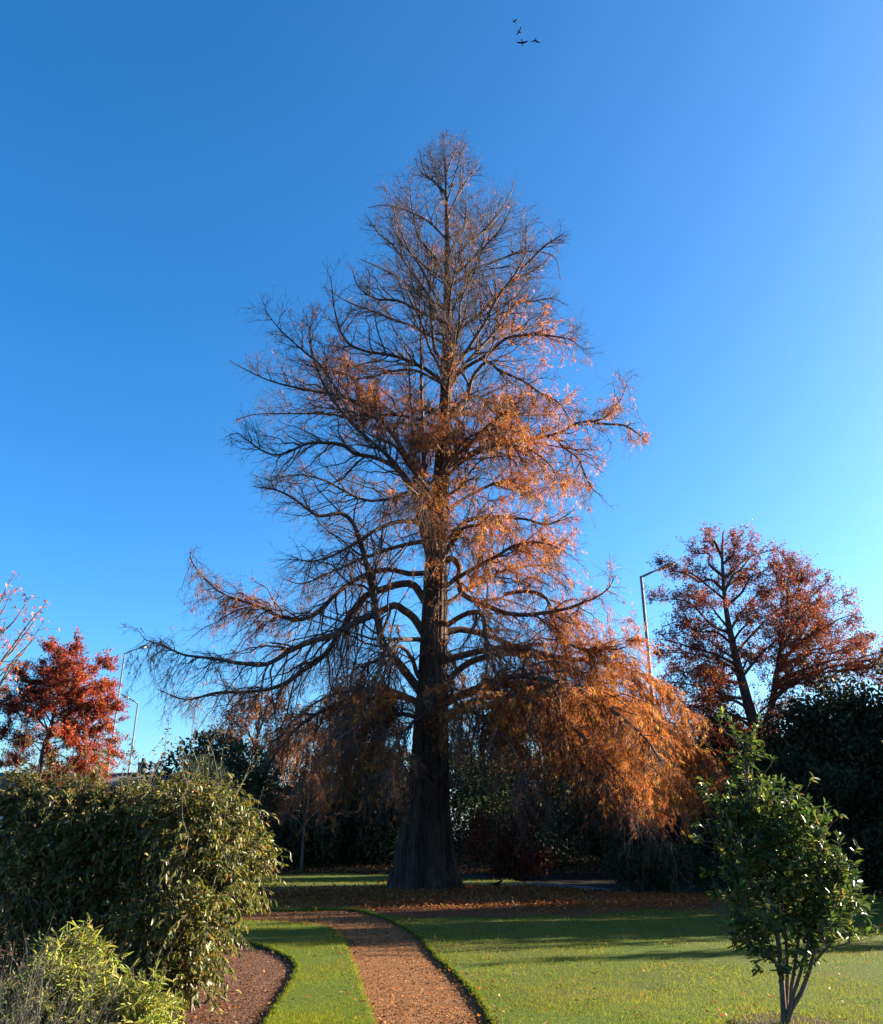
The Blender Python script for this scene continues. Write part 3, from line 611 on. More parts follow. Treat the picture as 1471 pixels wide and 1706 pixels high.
# red leaved tree on the left
RED = [(3, (.27, .022, .018)), (2.5, (.17, .02, .018)), (2.6, (.38, .095, .026)), (1, (.12, .05, .02)), (1.2, (.10, .09, .025))]
rt = [(66, 1330, 5), (68, 1270, 4.5), (82, 1220, 3.8), (95, 1170, 3), (108, 1120, 2), (120, 1072, .8)]
tips = [(120, 1072, 1130, 0), (150, 1085, 1150, .5), (178, 1105, 1170, -.5), (186, 1140, 1190, .5), (196, 1170, 1205, -.5), (198, 1205, 1225, 0), (186, 1235, 1240, .6), (185, 1255, 1255, -1), (90, 1080, 1150, -.6), (60, 1100, 1170, .6), (30, 1120, 1190, -.6), (8, 1150, 1205, .6),
        (-10, 1180, 1220, 0), (0, 1220, 1240, -.7), (130, 1130, 1190, -1.6), (90, 1140, 1200, 1.6), (150, 1190, 1220, 1.8), (60, 1180, 1220, -1.8), (110, 1220, 1240, -1.9), (165, 1150, 1210, -1.6), (40, 1240, 1255, 1), (10, 1270, 1285, .6), (45, 1295, 1290, -1), (125, 1275, 1280, 1), (155, 1295, 1275, -.6), (175, 1280, 1270, .8), (95, 1300, 1295, 1.2)]
leafy_tree('maple_tree', 'round headed small tree full of crimson leaves behind the left shrubs', 'tree', 38., rt, fan(rt, 0, tips, 1.5), RED, 64000, .14, spread=.95, tpl=STAR)
# sparse tree at the left edge with upswept bare twigs
lt = [(-60, 1330, 7), (-62, 1250, 6), (-60, 1180, 5), (-55, 1100, 3.5), (-45, 1020, 2), (-38, 950, 1)]
tips = [(28, 958, 1110, 0), (48, 995, 1130, .8), (20, 985, 1130, -.8), (66, 1015, 1160, .3), (82, 1005, 1175, -.4), (76, 1040, 1190, .7), (55, 1060, 1200, -.7), (-10, 960, 1090, .4), (10, 1040, 1170, 1.4), (30, 1100, 1220, -1.2), (-30, 940, 1050, 0), (-90, 960, 1100, 0), (-120, 1020, 1150, 0)]
leafy_tree('young_maple', 'nearly bare tree with pink and orange leaves cut by the left edge', 'tree', 19., lt, fan(lt, 0, tips, 2.4, lift=-14), [(2, (.42, .10, .05)), (2, (.5, .16, .06)), (1, (.3, .05, .04))], 420, .13, spread=.5, tw=2.2, twl=(.2, .55), twr=(.002, .004), tpl=STAR, wood='bark_grey')
# thin pale bare tree on the bank behind the lawn
bt = [(503, 1436, 2.8), (506, 1390, 2.4), (512, 1340, 2), (515, 1290, 1.5), (517, 1240, .8)]
tips = [(470, 1330, 1370, -1), (560, 1335, 1372, 1), (455, 1290, 1340, 1), (575, 1290, 1345, -1), (480, 1240, 1310, 0), (550, 1240, 1310, 0), (520, 1215, 1280, 0), (440, 1360, 1385, 0), (600, 1350, 1380, 0)]
leafy_tree('bare_tree', 'thin pale trunked bare tree on the leafy bank left of the big trunk', 'tree', 40., bt, fan(bt, 0, tips, .9), [(1, (.16, .07, .03))], 300, .1, spread=.8, tw=3, wood='bark_grey')
# brown twiggy trees behind the lower left limbs
for (x, top, Y, lab) in ((430, 1150, 44, 'brown twiggy tree behind the tips of the low left limbs'), (585, 1140, 46, 'brown twiggy tree close behind the big trunk on its left'), (930, 1130, 48, 'russet twiggy tree behind the orange curtain right of the trunk')):
    h = 1440 - top
    tk = [(x, 1440, 5), (x + 3, 1440 - h * .3, 4), (x - 4, 1440 - h * .6, 2.6), (x + 2, 1440 - h * .85, 2), (x, top, .8)]
    tips = [(x + dx, top + h * f, top + h * (f + .22), dy) for dx, f, dy in ((-20, .03, 0), (25, .05, 1), (-50, .12, -1), (55, .14, 1), (-80, .25, 1), (82, .27, -1), (-95, .38, -2), (95, .4, 2), (-90, .5, 2), (92, .52, -2), (-40, .3, 3), (45, .35, -3), (-70, .6, -1), (75, .6, 1))]
    leafy_tree('brown_tree', lab, 'tree', float(Y), tk, fan(tk, 0, tips, 1.7), [(2, (.20, .075, .034)), (2, (.13, .055, .028)), (1, (.27, .115, .04))], 19000, .15, spread=1.25, tw=7, group='brown trees behind the big tree')

# ------------------------------------------------------------------ bushes made of lobes full of leaves
def bush(name, label, cat, base, lobes, nleaf, leaf, pal, lmat='dull', wood='bark_grey', stems=5, stem_r=.05, asp=.5, tpl=DIA, group=None, fill=.45, trunk=False, up=.25, tuft=None):
    """lobes: (x,y,z,rx,ry,rz) in metres relative to base"""
    base = np.array(base, float)
    root = empty(name, tuple(base), label, cat, group)
    lo = np.array(lobes, float); wt = lo[:, 3] * lo[:, 4] + lo[:, 3] * lo[:, 5]; wt = wt / wt.sum()
    w_ = MB()
    if trunk:
        h = lo[:, 2].max(); P = np.array([(0, 0, -.05), (.03 * h, 0, h * .3), (-.02 * h, .02 * h, h * .65), (0, 0, h)]) + base
        P = spline(P, .2); tubes(w_, P[None], np.linspace(stem_r * 2.2, stem_r * .5, len(P))[None], 8); w_.build('trunk', M[wood], root, smooth=True); w_ = MB()
    k = min(len(lo), 60); s0 = np.tile(base, (k, 1)) + rng.normal(size=(k, 3)) * [.12, .12, 0]; e = lo[:k, :3] + base
    mid = (s0 + e) / 2 + rng.normal(size=(k, 3)) * .12 + [0, 0, .1]
    P = np.stack([s0, s0 * .45 + mid * .55, mid, mid * .45 + e * .55, e], 1); tubes(w_, P, np.linspace(1, .3, 5)[None] * np.full((k, 1), stem_r), 5)
    w_.build('stems', M[wood], root)
    i = rng.choice(len(lo), nleaf, p=wt); u = nrm(rng.normal(size=(nleaf, 3)))
    rad = np.where(rng.random(nleaf) < fill, rng.uniform(.25, .95, nleaf), rng.normal(1., .09, nleaf))
    bump = 1 + .12 * np.sin(u[:, 0] * 7 + i) * np.sin(u[:, 2] * 6 + i * 2)
    C = lo[i, :3] + u * lo[i, 3:] * (rad * bump)[:, None] + base
    C = C[(C[:, 2] > base[2] + .03)]; n = len(C); u = u[:n]
    D = u * .7 + rng.normal(size=(n, 3)) * .6 + [0, 0, up]; nn = rng.normal(size=(n, 3)) * .55 + u * .5 + [0, 0, .6]
    L_ = MB(); leaves(L_, C, D, nn, rng.uniform(.7, 1.3, n) * leaf, rng.uniform(.8, 1.2, n) * leaf * asp, pick(n, pal, .2), tpl)
    L_.build('foliage', M[lmat], root)
    return root
def lobes_for(w_, d, h, n, z0=.04):
    out = []
    for k in range(n):
        a = rng.uniform(0, 6.283); q = rng.uniform(0, .62) ** .7; z = rng.uniform(z0, .86)
        s = math.sin(math.pi * min(1, max(.12, (z * .82 + .12)))) ** .6
        rr = rng.uniform(.20, .34)
        out.append((math.cos(a) * q * w_ * s, math.sin(a) * q * d * s, z * h, rr * w_, rr * d, rr * h * .62))
    return out
DARK = [(4, (.022, .036, .016)), (3, (.032, .05, .02)), (1, (.05, .07, .025)), (1, (.03, .035, .018))]
OLIVE = [(3, (.10, .12, .03)), (2, (.07, .09, .025)), (1.5, (.16, .15, .04)), (1, (.06, .07, .02))]
def belt(px, top, Y, wpx, lab, name='evergreen_shrub', pal=DARK, n=5200, leaf=.17, cat='shrub', group='evergreens along the back of the lawn', trunk=False, asp=.5, dep=.8, nl=13):
    p = at(px, top, Y); h = p[2] - ZL; wd = wpx * ppm(px, top, Y)
    return bush(name, lab, cat, (p[0], Y, ZL), lobes_for(wd * 1.45, wd * dep * 1.4, h, int(nl * 1.7)), int(n * 2.1), leaf * 1.1, pal, stems=6, stem_r=.028, group=group, trunk=trunk, asp=asp)
BELT = [
    (1390, 1165, 42, 95, 'farther dark evergreen between the oak and the right edge', 'evergreen_tree'),
    (1290, 1205, 41, 90, 'farther dark evergreen straight behind the oak trunks', 'evergreen_tree'),
    (395, 1300, 52, 85, 'farther dark evergreen seen low between the shrubs and the pale bare tree', 'evergreen_tree'),
    (500, 1290, 54, 95, 'farther dark evergreen low behind the pale bare tree', 'evergreen_tree'),
    (600, 1280, 54, 95, 'farther dark evergreen low left of the big trunk', 'evergreen_tree'),
    (790, 1240, 54, 95, 'farther dark evergreen right beside the big trunk, above the red brown shrub', 'evergreen_tree'),
    (960, 1260, 52, 95, 'farther dark evergreen low under the orange curtain', 'evergreen_tree'),
    (1060, 1250, 46, 95, 'farther dark evergreen above the left end of the low hedge', 'evergreen_tree'),
    (1220, 1255, 42, 90, 'farther dark evergreen under the oak, left of the tall ones', 'evergreen_tree'),

    (452, 1300, 42, 75, 'dark evergreen just right of the shrub with nodding leaves, beneath brown twigs', 'evergreen_shrub'),
    (545, 1290, 42, 85, 'dark evergreen behind the thin pale bare tree', 'evergreen_shrub'),
    (640, 1250, 43, 80, 'tall dark evergreen touching the left side of the big trunk', 'evergreen_tree'),
    (735, 1225, 45, 80, 'dark evergreen hidden straight behind the big trunk', 'evergreen_shrub'),
    (900, 1215, 42, 85, 'dark evergreen behind the red brown shrub and orange curtain', 'evergreen_shrub'),
    (1000, 1245, 38, 90, 'dark evergreen under the middle of the orange curtain', 'evergreen_shrub'),
    (1100, 1200, 38, 85, 'dark evergreen behind the right end of the orange curtain', 'evergreen_tree'),
    (1185, 1190, 33, 75, 'dark evergreen filling the foot of the oak on its left', 'evergreen_shrub'),
    (1270, 1265, 30.5, 75, 'dark evergreen straight behind the tip of the small shrub tree', 'evergreen_shrub'),
    (1345, 1150, 30, 100, 'tall dark evergreen beneath the right half of the oak', 'evergreen_tree'),
    (1440, 1108, 30, 105, 'tallest dark evergreen, cut by the right edge', 'evergreen_tree'),
    (1395, 1260, 27.5, 90, 'lower dark evergreen in front of the two tall ones at right', 'evergreen_shrub'),
]
for px, top, Y, wp, lab, nm in BELT:
    big = nm == 'evergreen_tree'
    belt(px, top, float(Y), wp, lab, nm, n=9500 if big else 6000, leaf=.19 if big else .17, cat='tree' if big else 'shrub', trunk=big, nl=20 if big else 14, group='tall evergreens at the back' if big else 'evergreen shrubs at the back')
belt(830, 1125, 47., 60, 'olive green sunlit tree peeping over the orange limb right of the trunk', 'olive_tree', OLIVE, 6000, .17, 'tree', None, True)
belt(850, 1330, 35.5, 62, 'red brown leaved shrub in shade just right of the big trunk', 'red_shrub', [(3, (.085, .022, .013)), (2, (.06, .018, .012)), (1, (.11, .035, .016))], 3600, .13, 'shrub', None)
# low clipped hedges in front of the right belt
def hedge(lab, x0, x1, Y, top, dep, n):
    a = at(x0, top, Y); b = at(x1, top, Y); h = a[2] - ZL; lo = []; wd = b[0] - a[0]; c = (a[0] + b[0]) / 2
    for k in range(int(wd * 4.2)):
        lo.append((rng.uniform(-.5, .5) * wd, rng.uniform(-.5, .5) * dep, h * rng.uniform(.25, .68), .55, .5, h * .36))
    return bush('hedge', lab, 'hedge', (c, Y + dep / 2, ZL), lo, n, .11, DARK, stem_r=.03, fill=.35, group='low hedges along the right of the lawn')
hedge('low dark hedge under the orange curtain, left of the small shrub tree', 1030, 1235, 26.2, 1402, 2.0, 11000)
hedge('low dark hedge behind the small shrub tree, reaching the right edge', 1370, 1560, 25.8, 1408, 2.0, 9000)
# trees of the same belt continuing beyond the right edge: their shade lies over the lawn
for k, (x, y, h, wd) in enumerate(((19.5, 31, 8.6, 3.0), (22.5, 35.5, 9.2, 3.2), (17.6, 25.5, 6.6, 2.4), (21.5, 26.5, 8.0, 2.6), (15.0, 20.2, 6.6, 1.5), (18.5, 22.2, 8.2, 1.9), (24.5, 23.0, 8.6, 2.4), (26.5, 30, 9.2, 3.0), (29, 35, 9.6, 3.2), (27, 41, 10., 3.4), (15.6, 24.0, 7.6, 1.8), (16.2, 19.0, 6.0, 1.3), (19.6, 17.9, 6.6, 1.2), (17.0, 28.0, 8.2, 2.1), (19.5, 24.4, 8.0, 1.8))):
    bush('evergreen_tree', 'dark evergreen of the belt standing beyond the right edge of the photo', 'tree', (x, y, ZL), lobes_for(wd, wd * .9, h, 20, .1), 2600 if y < 19.5 else 8000, .22, DARK, stem_r=.07, trunk=True, group='evergreens beyond the right edge', fill=.7 if y < 19.5 else .4)
# dark broadleaf tree and spiky pine behind the left shrubs
p = at(318, 1185, 24.)
bush('broadleaf_evergreen', 'dark green broadleaf tree reaching left over the shrubs, below the far left limb', 'tree', (p[0] + .5, 24, ZL),
     [(-1.0, 0, 3.0, .5, .5, .34), (-.6, .1, 3.55, .55, .5, .32), (0, 0, 3.9, .7, .6, .42), (.55, 0, 3.7, .7, .6, .5), (1.1, .1, 3.35, .7, .6, .6), (.2, 0, 3.1, .8, .6, .5), (-1.3, .1, 3.35, .28, .3, .2), (.9, 0, 2.5, .9, .7, .7), (1.5, .2, 2.9, .6, .6, .7), (.3, .1, 2.2, .7, .6, .6)], 4200, .15, DARK, 'gloss', trunk=True, stem_r=.05)
p = at(345, 1215, 21.)
b = bush('spiky_pine', 'dense dark pine with bristling needles right of the house roof', 'tree', (p[0], 21, ZL), [(0, 0, 2.75, .52, .5, .5), (.1, 0, 2.1, .6, .5, .6), (-.1, .1, 1.4, .6, .5, .7)], 14000, .19, [(3, (.018, .034, .022)), (1, (.03, .05, .03))], asp=.09, trunk=True, fill=.25)
p = at(292, 1300, 16.)
bush('clipped_conifer', 'small dark clipped conifer poking out of the left shrubs', 'shrub', (p[0], 16, ZL), [(0, 0, 1.9, .26, .26, .42), (0, 0, 1.5, .36, .34, .5), (0, 0, .9, .45, .45, .7)], 9000, .06, [(3, (.016, .022, .016)), (1, (.03, .036, .022))], asp=.2, fill=.25)

# ------------------------------------------------------------------ near shrubs
def shoots(w_, L_, s, d, l, nleaf, leaf, asp, pal, droop, hang, r=.004, t0=.15, tpl=LEAF, curl=.25, whorl=False, upn=.7):
    """leafy shoots: curved stems with leaves set alternately along them"""
    C = curves(s, d, l, 7, curl, droop, .015); N = len(C)
    if w_ is not None: tubes(w_, C, np.linspace(1, .35, 7)[None] * np.broadcast_to(r, (N,))[:, None], 4)
    t = np.tile(np.linspace(t0, 1, nleaf), N); i = np.repeat(np.arange(N), nleaf)
    if whorl: t = 1 - (1 - t) ** 1.6
    t = np.clip(t + rng.normal(size=len(t)) * .03, 0, .999) * 6; k = np.minimum(t.astype(int), 5); f = (t - k)[:, None]
    pos = C[i, k] * (1 - f) + C[i, k + 1] * f; T = nrm(C[i, k + 1] - C[i, k]); n = len(pos)
    D = side_dir(T, rng.uniform(.5, 1.15, n)); D[:, 2] -= hang * rng.uniform(.4, 1.3, n)
    nn = rng.normal(size=(n, 3)) * .45 + [0, 0, upn] + nrm(T) * .4
    sz = leaf * rng.uniform(.65, 1.2, n)
    leaves(L_, pos, D, nn, sz, sz * asp * rng.uniform(.85, 1.15, n), pick(n, pal, .2), tpl)
def shrub(name, label, base, lobes, nsh, leaf, asp, pal, lmat, droop, hang, slen, nl, fillers, wood='bark_grey', stemr=.014, tpl=LEAF, group=None, extra=None, updir=.35, longs=0):
    base = np.array(base, float); root = empty(name, tuple(base), label, 'shrub', group)
    lo = np.array(lobes, float); k = len(lo); lo[:, 3:] *= rng.uniform(.55, 1.05, (k, 1)); lo[:, :3] += rng.normal(size=(k, 3)) * [.06, .12, .05]
    w_ = MB(); L_ = MB()
    rep = 3; e = np.repeat(lo[:, :3], rep, 0) + base + rng.normal(size=(k * rep, 3)) * .15; s0 = base + rng.normal(size=(k * rep, 3)) * [.22, .22, 0] + [0, 0, -.02]
    mid = (s0 + e) / 2 + rng.normal(size=e.shape) * .07 + [0, 0, .08]
    P = np.stack([s0, s0 * .45 + mid * .55, mid, mid * .45 + e * .55, e], 1); tubes(w_, P, np.linspace(1, .35, 5)[None] * np.full((k * rep, 1), stemr), 6)
    wt = lo[:, 3] * lo[:, 5]; wt = wt / wt.sum()
    i = rng.choice(k, nsh, p=wt); u = rng.normal(size=(nsh, 3)); u[:, 2] += .15; u = nrm(u)
    C = lo[i, :3] + u * lo[i, 3:] * rng.uniform(.62, 1.06, (nsh, 1)) * (1 + .16 * np.sin(u[:, :1] * 8 + i[:, None] * 2.3)) + base
    ok = C[:, 2] > base[2] + .06; C = C[ok]; u = u[ok]
    shoots(w_, L_, C, u * .8 + rng.normal(size=u.shape) * .35 + [0, 0, updir], rng.uniform(*slen, len(C)), nl, leaf, asp, pal, droop, hang, r=.003, tpl=tpl)
    if longs:
        i = rng.choice(k, longs, p=wt); u = rng.normal(size=(longs, 3)); u[:, 2] = np.abs(u[:, 2]) * .8; u = nrm(u); C = lo[i, :3] + u * lo[i, 3:] * .92 + base
        shoots(w_, L_, C, u + rng.normal(size=u.shape) * .3 + [0, 0, .45], rng.uniform(.2, .5, longs), 11, leaf * .95, asp, pal, droop * .9, hang, r=.0035, tpl=tpl)
    n = fillers; i = rng.choice(k, n, p=wt); u = nrm(rng.normal(size=(n, 3))); C = lo[i, :3] + u * lo[i, 3:] * rng.uniform(.1, .9, (n, 1)) ** .6 + base; C = C[C[:, 2] > base[2] + .04]; n = len(C)
    leaves(L_, C, rng.normal(size=(n, 3)) + [0, 0, -.4], rng.normal(size=(n, 3)) + [0, 0, .6], rng.uniform(.8, 1.3, n) * leaf, leaf * asp, pick(n, pal, .2), tpl)
    if extra is not None: extra(w_, L_, base, lo[lo[:, 2] > 1.25][:, :3])
    w_.build('stems', M[wood], root); L_.build('foliage', M[lmat], root)
    return root
CAM = [(4, (.075, .086, .015)), (3, (.05, .062, .014)), (2.5, (.14, .12, .02)), (1.5, (.20, .155, .03)), (.6, (.17, .075, .025))]
def lob_px(Y0, items, base):
    """(px,py,rx px,ry px,depth offset) -> lobe list relative to base"""
    out = []
    for px, py, rx, ry, dy in items:
        p = at(px, py, Y0 + dy); m = ppm(px, py, Y0 + dy); out.append((p[0] - base[0], p[1] - base[1], p[2] - base[2], rx * m, max(rx, ry) * m * .75, ry * m))
    return out
def whips(n, h, col, tops=None):
    def f(w_, L_, base, tops):
        q = rng.choice(len(tops), n); s = base + tops[q] + rng.normal(size=(n, 3)) * [.12, .12, .05]
        shoots(w_, L_, s, rng.normal(size=(n, 3)) * .22 + [0, 0, 1], rng.uniform(*h, n), 9, .055, .36, col, -.1, .5, r=.0035, t0=.45)
    return f
b1 = np.array([at(280, 1640, 9.6)[0], 9.6, ZL]); 
shrub('camellia_shrub', 'big rounded evergreen shrub with glossy nodding leaves standing in the mulch bed', b1,
      lob_px(9.5, [(288, 1372, 64, 55, 0), (358, 1382, 48, 41, .1), (390, 1440, 35, 49, 0), (322, 1345, 40, 34, .25), (220, 1392, 57, 55, .3), (342, 1520, 57, 56, -.1), (288, 1465, 64, 62, .2), (270, 1565, 64, 58, .0), (305, 1612, 46, 38, -.15), (348, 1595, 24, 36, -.2), (205, 1480, 55, 62, .35), (225, 1600, 46, 47, .1), (252, 1335, 35, 26, .4), (374, 1510, 31, 41, 0), (280, 1650, 57, 26, -.2), (220, 1655, 46, 28, -.2), (335, 1638, 33, 24, -.2), (300, 1625, 46, 32, -.45), (240, 1625, 46, 32, -.45), (295, 1420, 42, 38, -.5), (238, 1535, 40, 38, -.45), (315, 1535, 39, 38, -.5), (348, 1430, 33, 36, -.4)], b1),
      1650, .070, .40, CAM, 'gloss', -.5, .6, (.14, .36), 11, 5000, longs=330, extra=whips(46, (.6, 1.15), CAM))
b2 = np.array([at(110, 1660, 9.8)[0], 9.8, ZL])
shrub('camellia_shrub', 'olive evergreen shrub with tall thin whips, at the left edge beside the big rounded one', b2,
      lob_px(9.8, [(40, 1370, 80, 62, 0), (120, 1360, 75, 60, .1), (185, 1375, 65, 62, .2), (30, 1460, 80, 75, -.1), (110, 1460, 80, 75, 0), (180, 1470, 60, 75, .2), (40, 1560, 80, 70, 0), (130, 1560, 75, 65, 0), (190, 1560, 60, 60, .1), (-40, 1400, 70, 70, 0), (75, 1340, 45, 36, .3), (150, 1335, 45, 34, .3), (205, 1345, 40, 36, .3), (10, 1345, 45, 36, .2)], b2),
      1900, .068, .38, [(3, (.08, .086, .016)), (3, (.055, .065, .016)), (3, (.15, .125, .022)), (1.9, (.21, .145, .035))], 'gloss', -.5, .6, (.15, .38), 11, 5500, longs=330, extra=whips(56, (.6, 1.2), CAM))
b3 = np.array([at(150, 1760, 6.3)[0], 6.3, ZL])
def tips3(w_, L_, base): pass
shrub('bamboo_shrub', 'low yellow green shrub with narrow leaves in the bottom left corner', b3,
      lob_px(6.3, [(150, 1660, 75, 45, 0), (90, 1690, 60, 55, -.1), (205, 1690, 50, 45, -.1), (150, 1730, 95, 60, 0), (60, 1740, 70, 50, 0), (225, 1745, 40, 45, -.1), (110, 1640, 40, 30, .2)], b3),
      1500, .075, .17, [(4, (.20, .22, .03)), (3, (.14, .17, .025)), (2, (.29, .26, .05)), (1, (.10, .12, .02)), (.6, (.33, .22, .07))], 'bright', -.2, .25, (.10, .24), 11, 5000, stemr=.006)
b4 = np.array([at(20, 1760, 4.4)[0], 4.4, ZL])
r4 = empty('dry_stalks', tuple(b4), 'wispy clump of dark dry stalks in the very corner at bottom left', 'plant')
w_ = MB(); L_ = MB(); n = 70
s = b4 + np.c_[rng.normal(size=(n, 2)) * [.16, .14], np.zeros(n)]
C = curves(s, rng.normal(size=(n, 3)) * [.16, .12, 0] + [0.03, 0, 1], rng.uniform(.7, 1.22, n), 8, .12, -.02, .008); tubes(w_, C, np.linspace(1, .35, 8)[None] * rng.uniform(.0014, .0032, n)[:, None], 4, col=pick(n, [(2, (.06, .055, .05)), (1, (.16, .13, .09))], .2))
pos, T, _, _, _ = along(C, np.ones((n, 8)), 1500, .3, 1.)
C3 = curves(pos, side_dir(T, rng.uniform(.3, .8, 1500), .2), rng.uniform(.05, .22, 1500), 4, .3, 0, .02); tubes(L_, C3, np.linspace(1, .4, 4)[None] * np.full((1500, 1), .0009), 3, col=pick(1500, [(3, (.05, .05, .045)), (1, (.13, .12, .08))], .2))
q = C3[:, 1:].reshape(-1, 3); m = len(q); leaves(L_, q, rng.normal(size=(m, 3)) + [0, 0, .4], rng.normal(size=(m, 3)), .022, .005, pick(m, [(2, (.05, .055, .04)), (1, (.10, .10, .06))], .2))
w_.build('stalks', M['dry'], r4); L_.build('twigs', M['dry'], r4)

# ------------------------------------------------------------------ small multi stemmed evergreen on the right lawn
YS = 8.55
b5 = at(1308, 1702, YS); b5[2] = 0
r5 = empty('holly_tree', tuple(b5), 'small multi stemmed evergreen with glossy leaves growing alone on the right lawn', 'tree')
circ = [(b5[0] + math.cos(a) * (.46 + .03 * math.sin(5 * a)), b5[1] + math.sin(a) * (.44 + .03 * math.cos(4 * a))) for a in np.linspace(0, 6.2832, 40, endpoint=False)]
tag(sheet('mulch_ring', circ, .012, M['soil'], wall=-.01), kind='structure')
STEMS = [([(1306, 1708), (1305, 1675), (1302, 1630), (1298, 1580), (1288, 1520), (1272, 1450), (1258, 1390), (1248, 1330), (1245, 1280), (1243, 1238)], 10, -.05),
         ([(1309, 1708), (1310, 1670), (1312, 1620), (1309, 1560), (1300, 1480), (1288, 1400), (1278, 1340)], 8, .12),
         ([(1311, 1708), (1315, 1665), (1325, 1610), (1331, 1550), (1336, 1480), (1330, 1410), (1322, 1350)], 8, .25),
         ([(1312, 1708), (1318, 1682), (1334, 1655), (1348, 1618), (1358, 1585), (1378, 1548), (1390, 1500), (1396, 1445)], 9, -.2),
         ([(1311, 1708), (1317, 1672), (1335, 1615), (1352, 1545), (1366, 1470), (1364, 1390)], 7, -.25),
         ([(1303, 1640), (1290, 1600), (1266, 1570), (1246, 1530), (1236, 1470)], 5, -.2),
         ([(1294, 1560), (1266, 1500), (1242, 1440), (1215, 1390), (1196, 1345)], 5, .1),
         ([(1350, 1610), (1378, 1580), (1396, 1555), (1410, 1520)], 4, .1)]
w_ = MB(); L_ = MB(); ss = []; dd = []
HOL = [(4, (.040, .070, .014)), (3, (.028, .052, .013)), (2, (.075, .105, .018)), (1, (.14, .15, .025)), (.35, (.22, .16, .04))]
for pts, rp, dy in STEMS:
    Q = spline(px_path(pts, YS, dy), .06); K = len(Q); rr = (np.linspace(1, .3, K)) * rp * .52 * ppm(*pts[0], YS)
    Q[0, 2] = min(Q[0, 2], .0) if pts[0][1] > 1700 else Q[0, 2]
    tubes(w_, Q[None], rr[None], 8)
    n = 26; pos, T, r3, _, tt = along(Q[None], rr[None], n, .42 if pts[0][1] > 1700 else .2, .98)
    D = side_dir(T, rng.uniform(.5, 1.1, n), .25); l = rng.uniform(.18, .48, n) * (1.15 - .5 * tt)
    C2 = curves(pos, D, l, 7, .3, .15, .02); tubes(w_, C2, np.linspace(1, .4, 7)[None] * np.minimum(r3 * .6, .006)[:, None], 5)
    ss.append(C2[:, -1]); dd.append(C2[:, -1] - C2[:, -2]); ss.append(C2[:, 3]); dd.append(side_dir(nrm(C2[:, 4] - C2[:, 3]), np.full(n, .7), .4))
    ss.append(pos); dd.append(side_dir(T, np.full(n, .8), .3))
# crown lobes for bulk
lo = np.array(lob_px(YS, [(1258, 1345, 40, 30, 0), (1310, 1375, 46, 38, .05), (1265, 1400, 54, 44, .1), (1320, 1440, 56, 46, -.1), (1275, 1465, 52, 44, -.1), (1355, 1490, 50, 46, 0), (1300, 1530, 58, 42, .1), (1370, 1540, 42, 34, -.1), (1260, 1560, 34, 30, -.15), (1318, 1585, 48, 26, 0), (1212, 1375, 24, 22, 0), (1350, 1400, 28, 34, .1), (1390, 1470, 24, 34, .1), (1282, 1605, 30, 20, -.1), (1328, 1625, 30, 18, 0), (1286, 1638, 24, 14, 0), (1245, 1590, 24, 22, .1)], np.zeros(3)))
lo[:, 0] = b5[0] + .0 + (lo[:, 0] - b5[0]) * .88; lo[:, 3] *= .9
n = 460; wt = lo[:, 3] * lo[:, 5]; i = rng.choice(len(lo), n, p=wt / wt.sum()); u = nrm(rng.normal(size=(n, 3))); C = lo[i, :3] + u * lo[i, 3:] * rng.uniform(.5, 1., (n, 1))
ss.append(C); dd.append(u * .8 + [0, 0, .7])
ss = np.concatenate(ss); dd = np.concatenate(dd)
hz = ss[:, 2] > .36; ss = ss[hz]; dd = dd[hz]
shoots(w_, L_, ss, nrm(dd) + [0, 0, .35], rng.uniform(.06, .17, len(ss)), 7, .082, .40, HOL, -.05, .18, r=.0022, t0=.25, curl=.2, whorl=True)
# upright leader and side tips with whorls
tipsx = [at(1243, 1238, YS), at(1245, 1268, YS), at(1247, 1300, YS)] + [at(*p, YS) for p in ((1196, 1335), (1215, 1345), (1330, 1345), (1345, 1350), (1362, 1360), (1372, 1400), (1400, 1440), (1408, 1480), (1412, 1520), (1420, 1555))]
tipsx = np.array(tipsx); k = len(tipsx); shoots(w_, L_, tipsx - [0, 0, .1], np.tile([0, 0, 1.], (k, 1)) + rng.normal(size=(k, 3)) * .12, np.full(k, .12), 7, .085, .38, HOL, 0, -.15, r=.003, t0=.3, curl=.1)
w_.build('stems', M['bark_pale'], r5, smooth=True); L_.build('foliage', M['gloss'], r5)
# little sprig of another plant left of it
b6 = gnd(1200, 1522); r6 = empty('lawn_weed', tuple(b6), 'tiny leafy sprig in the shaded lawn left of the small tree', 'plant')
w_ = MB(); L_ = MB(); s = b6 + rng.normal(size=(5, 3)) * [.05, .05, 0]; shoots(w_, L_, s, rng.normal(size=(5, 3)) * .35 + [0, 0, 1], rng.uniform(.12, .24, 5), 6, .08, .3, [(1, (.08, .11, .05))], -.1, .1, r=.003)
w_.build('stems', M['bark_pale'], r6); L_.build('foliage', M['dull'], r6)

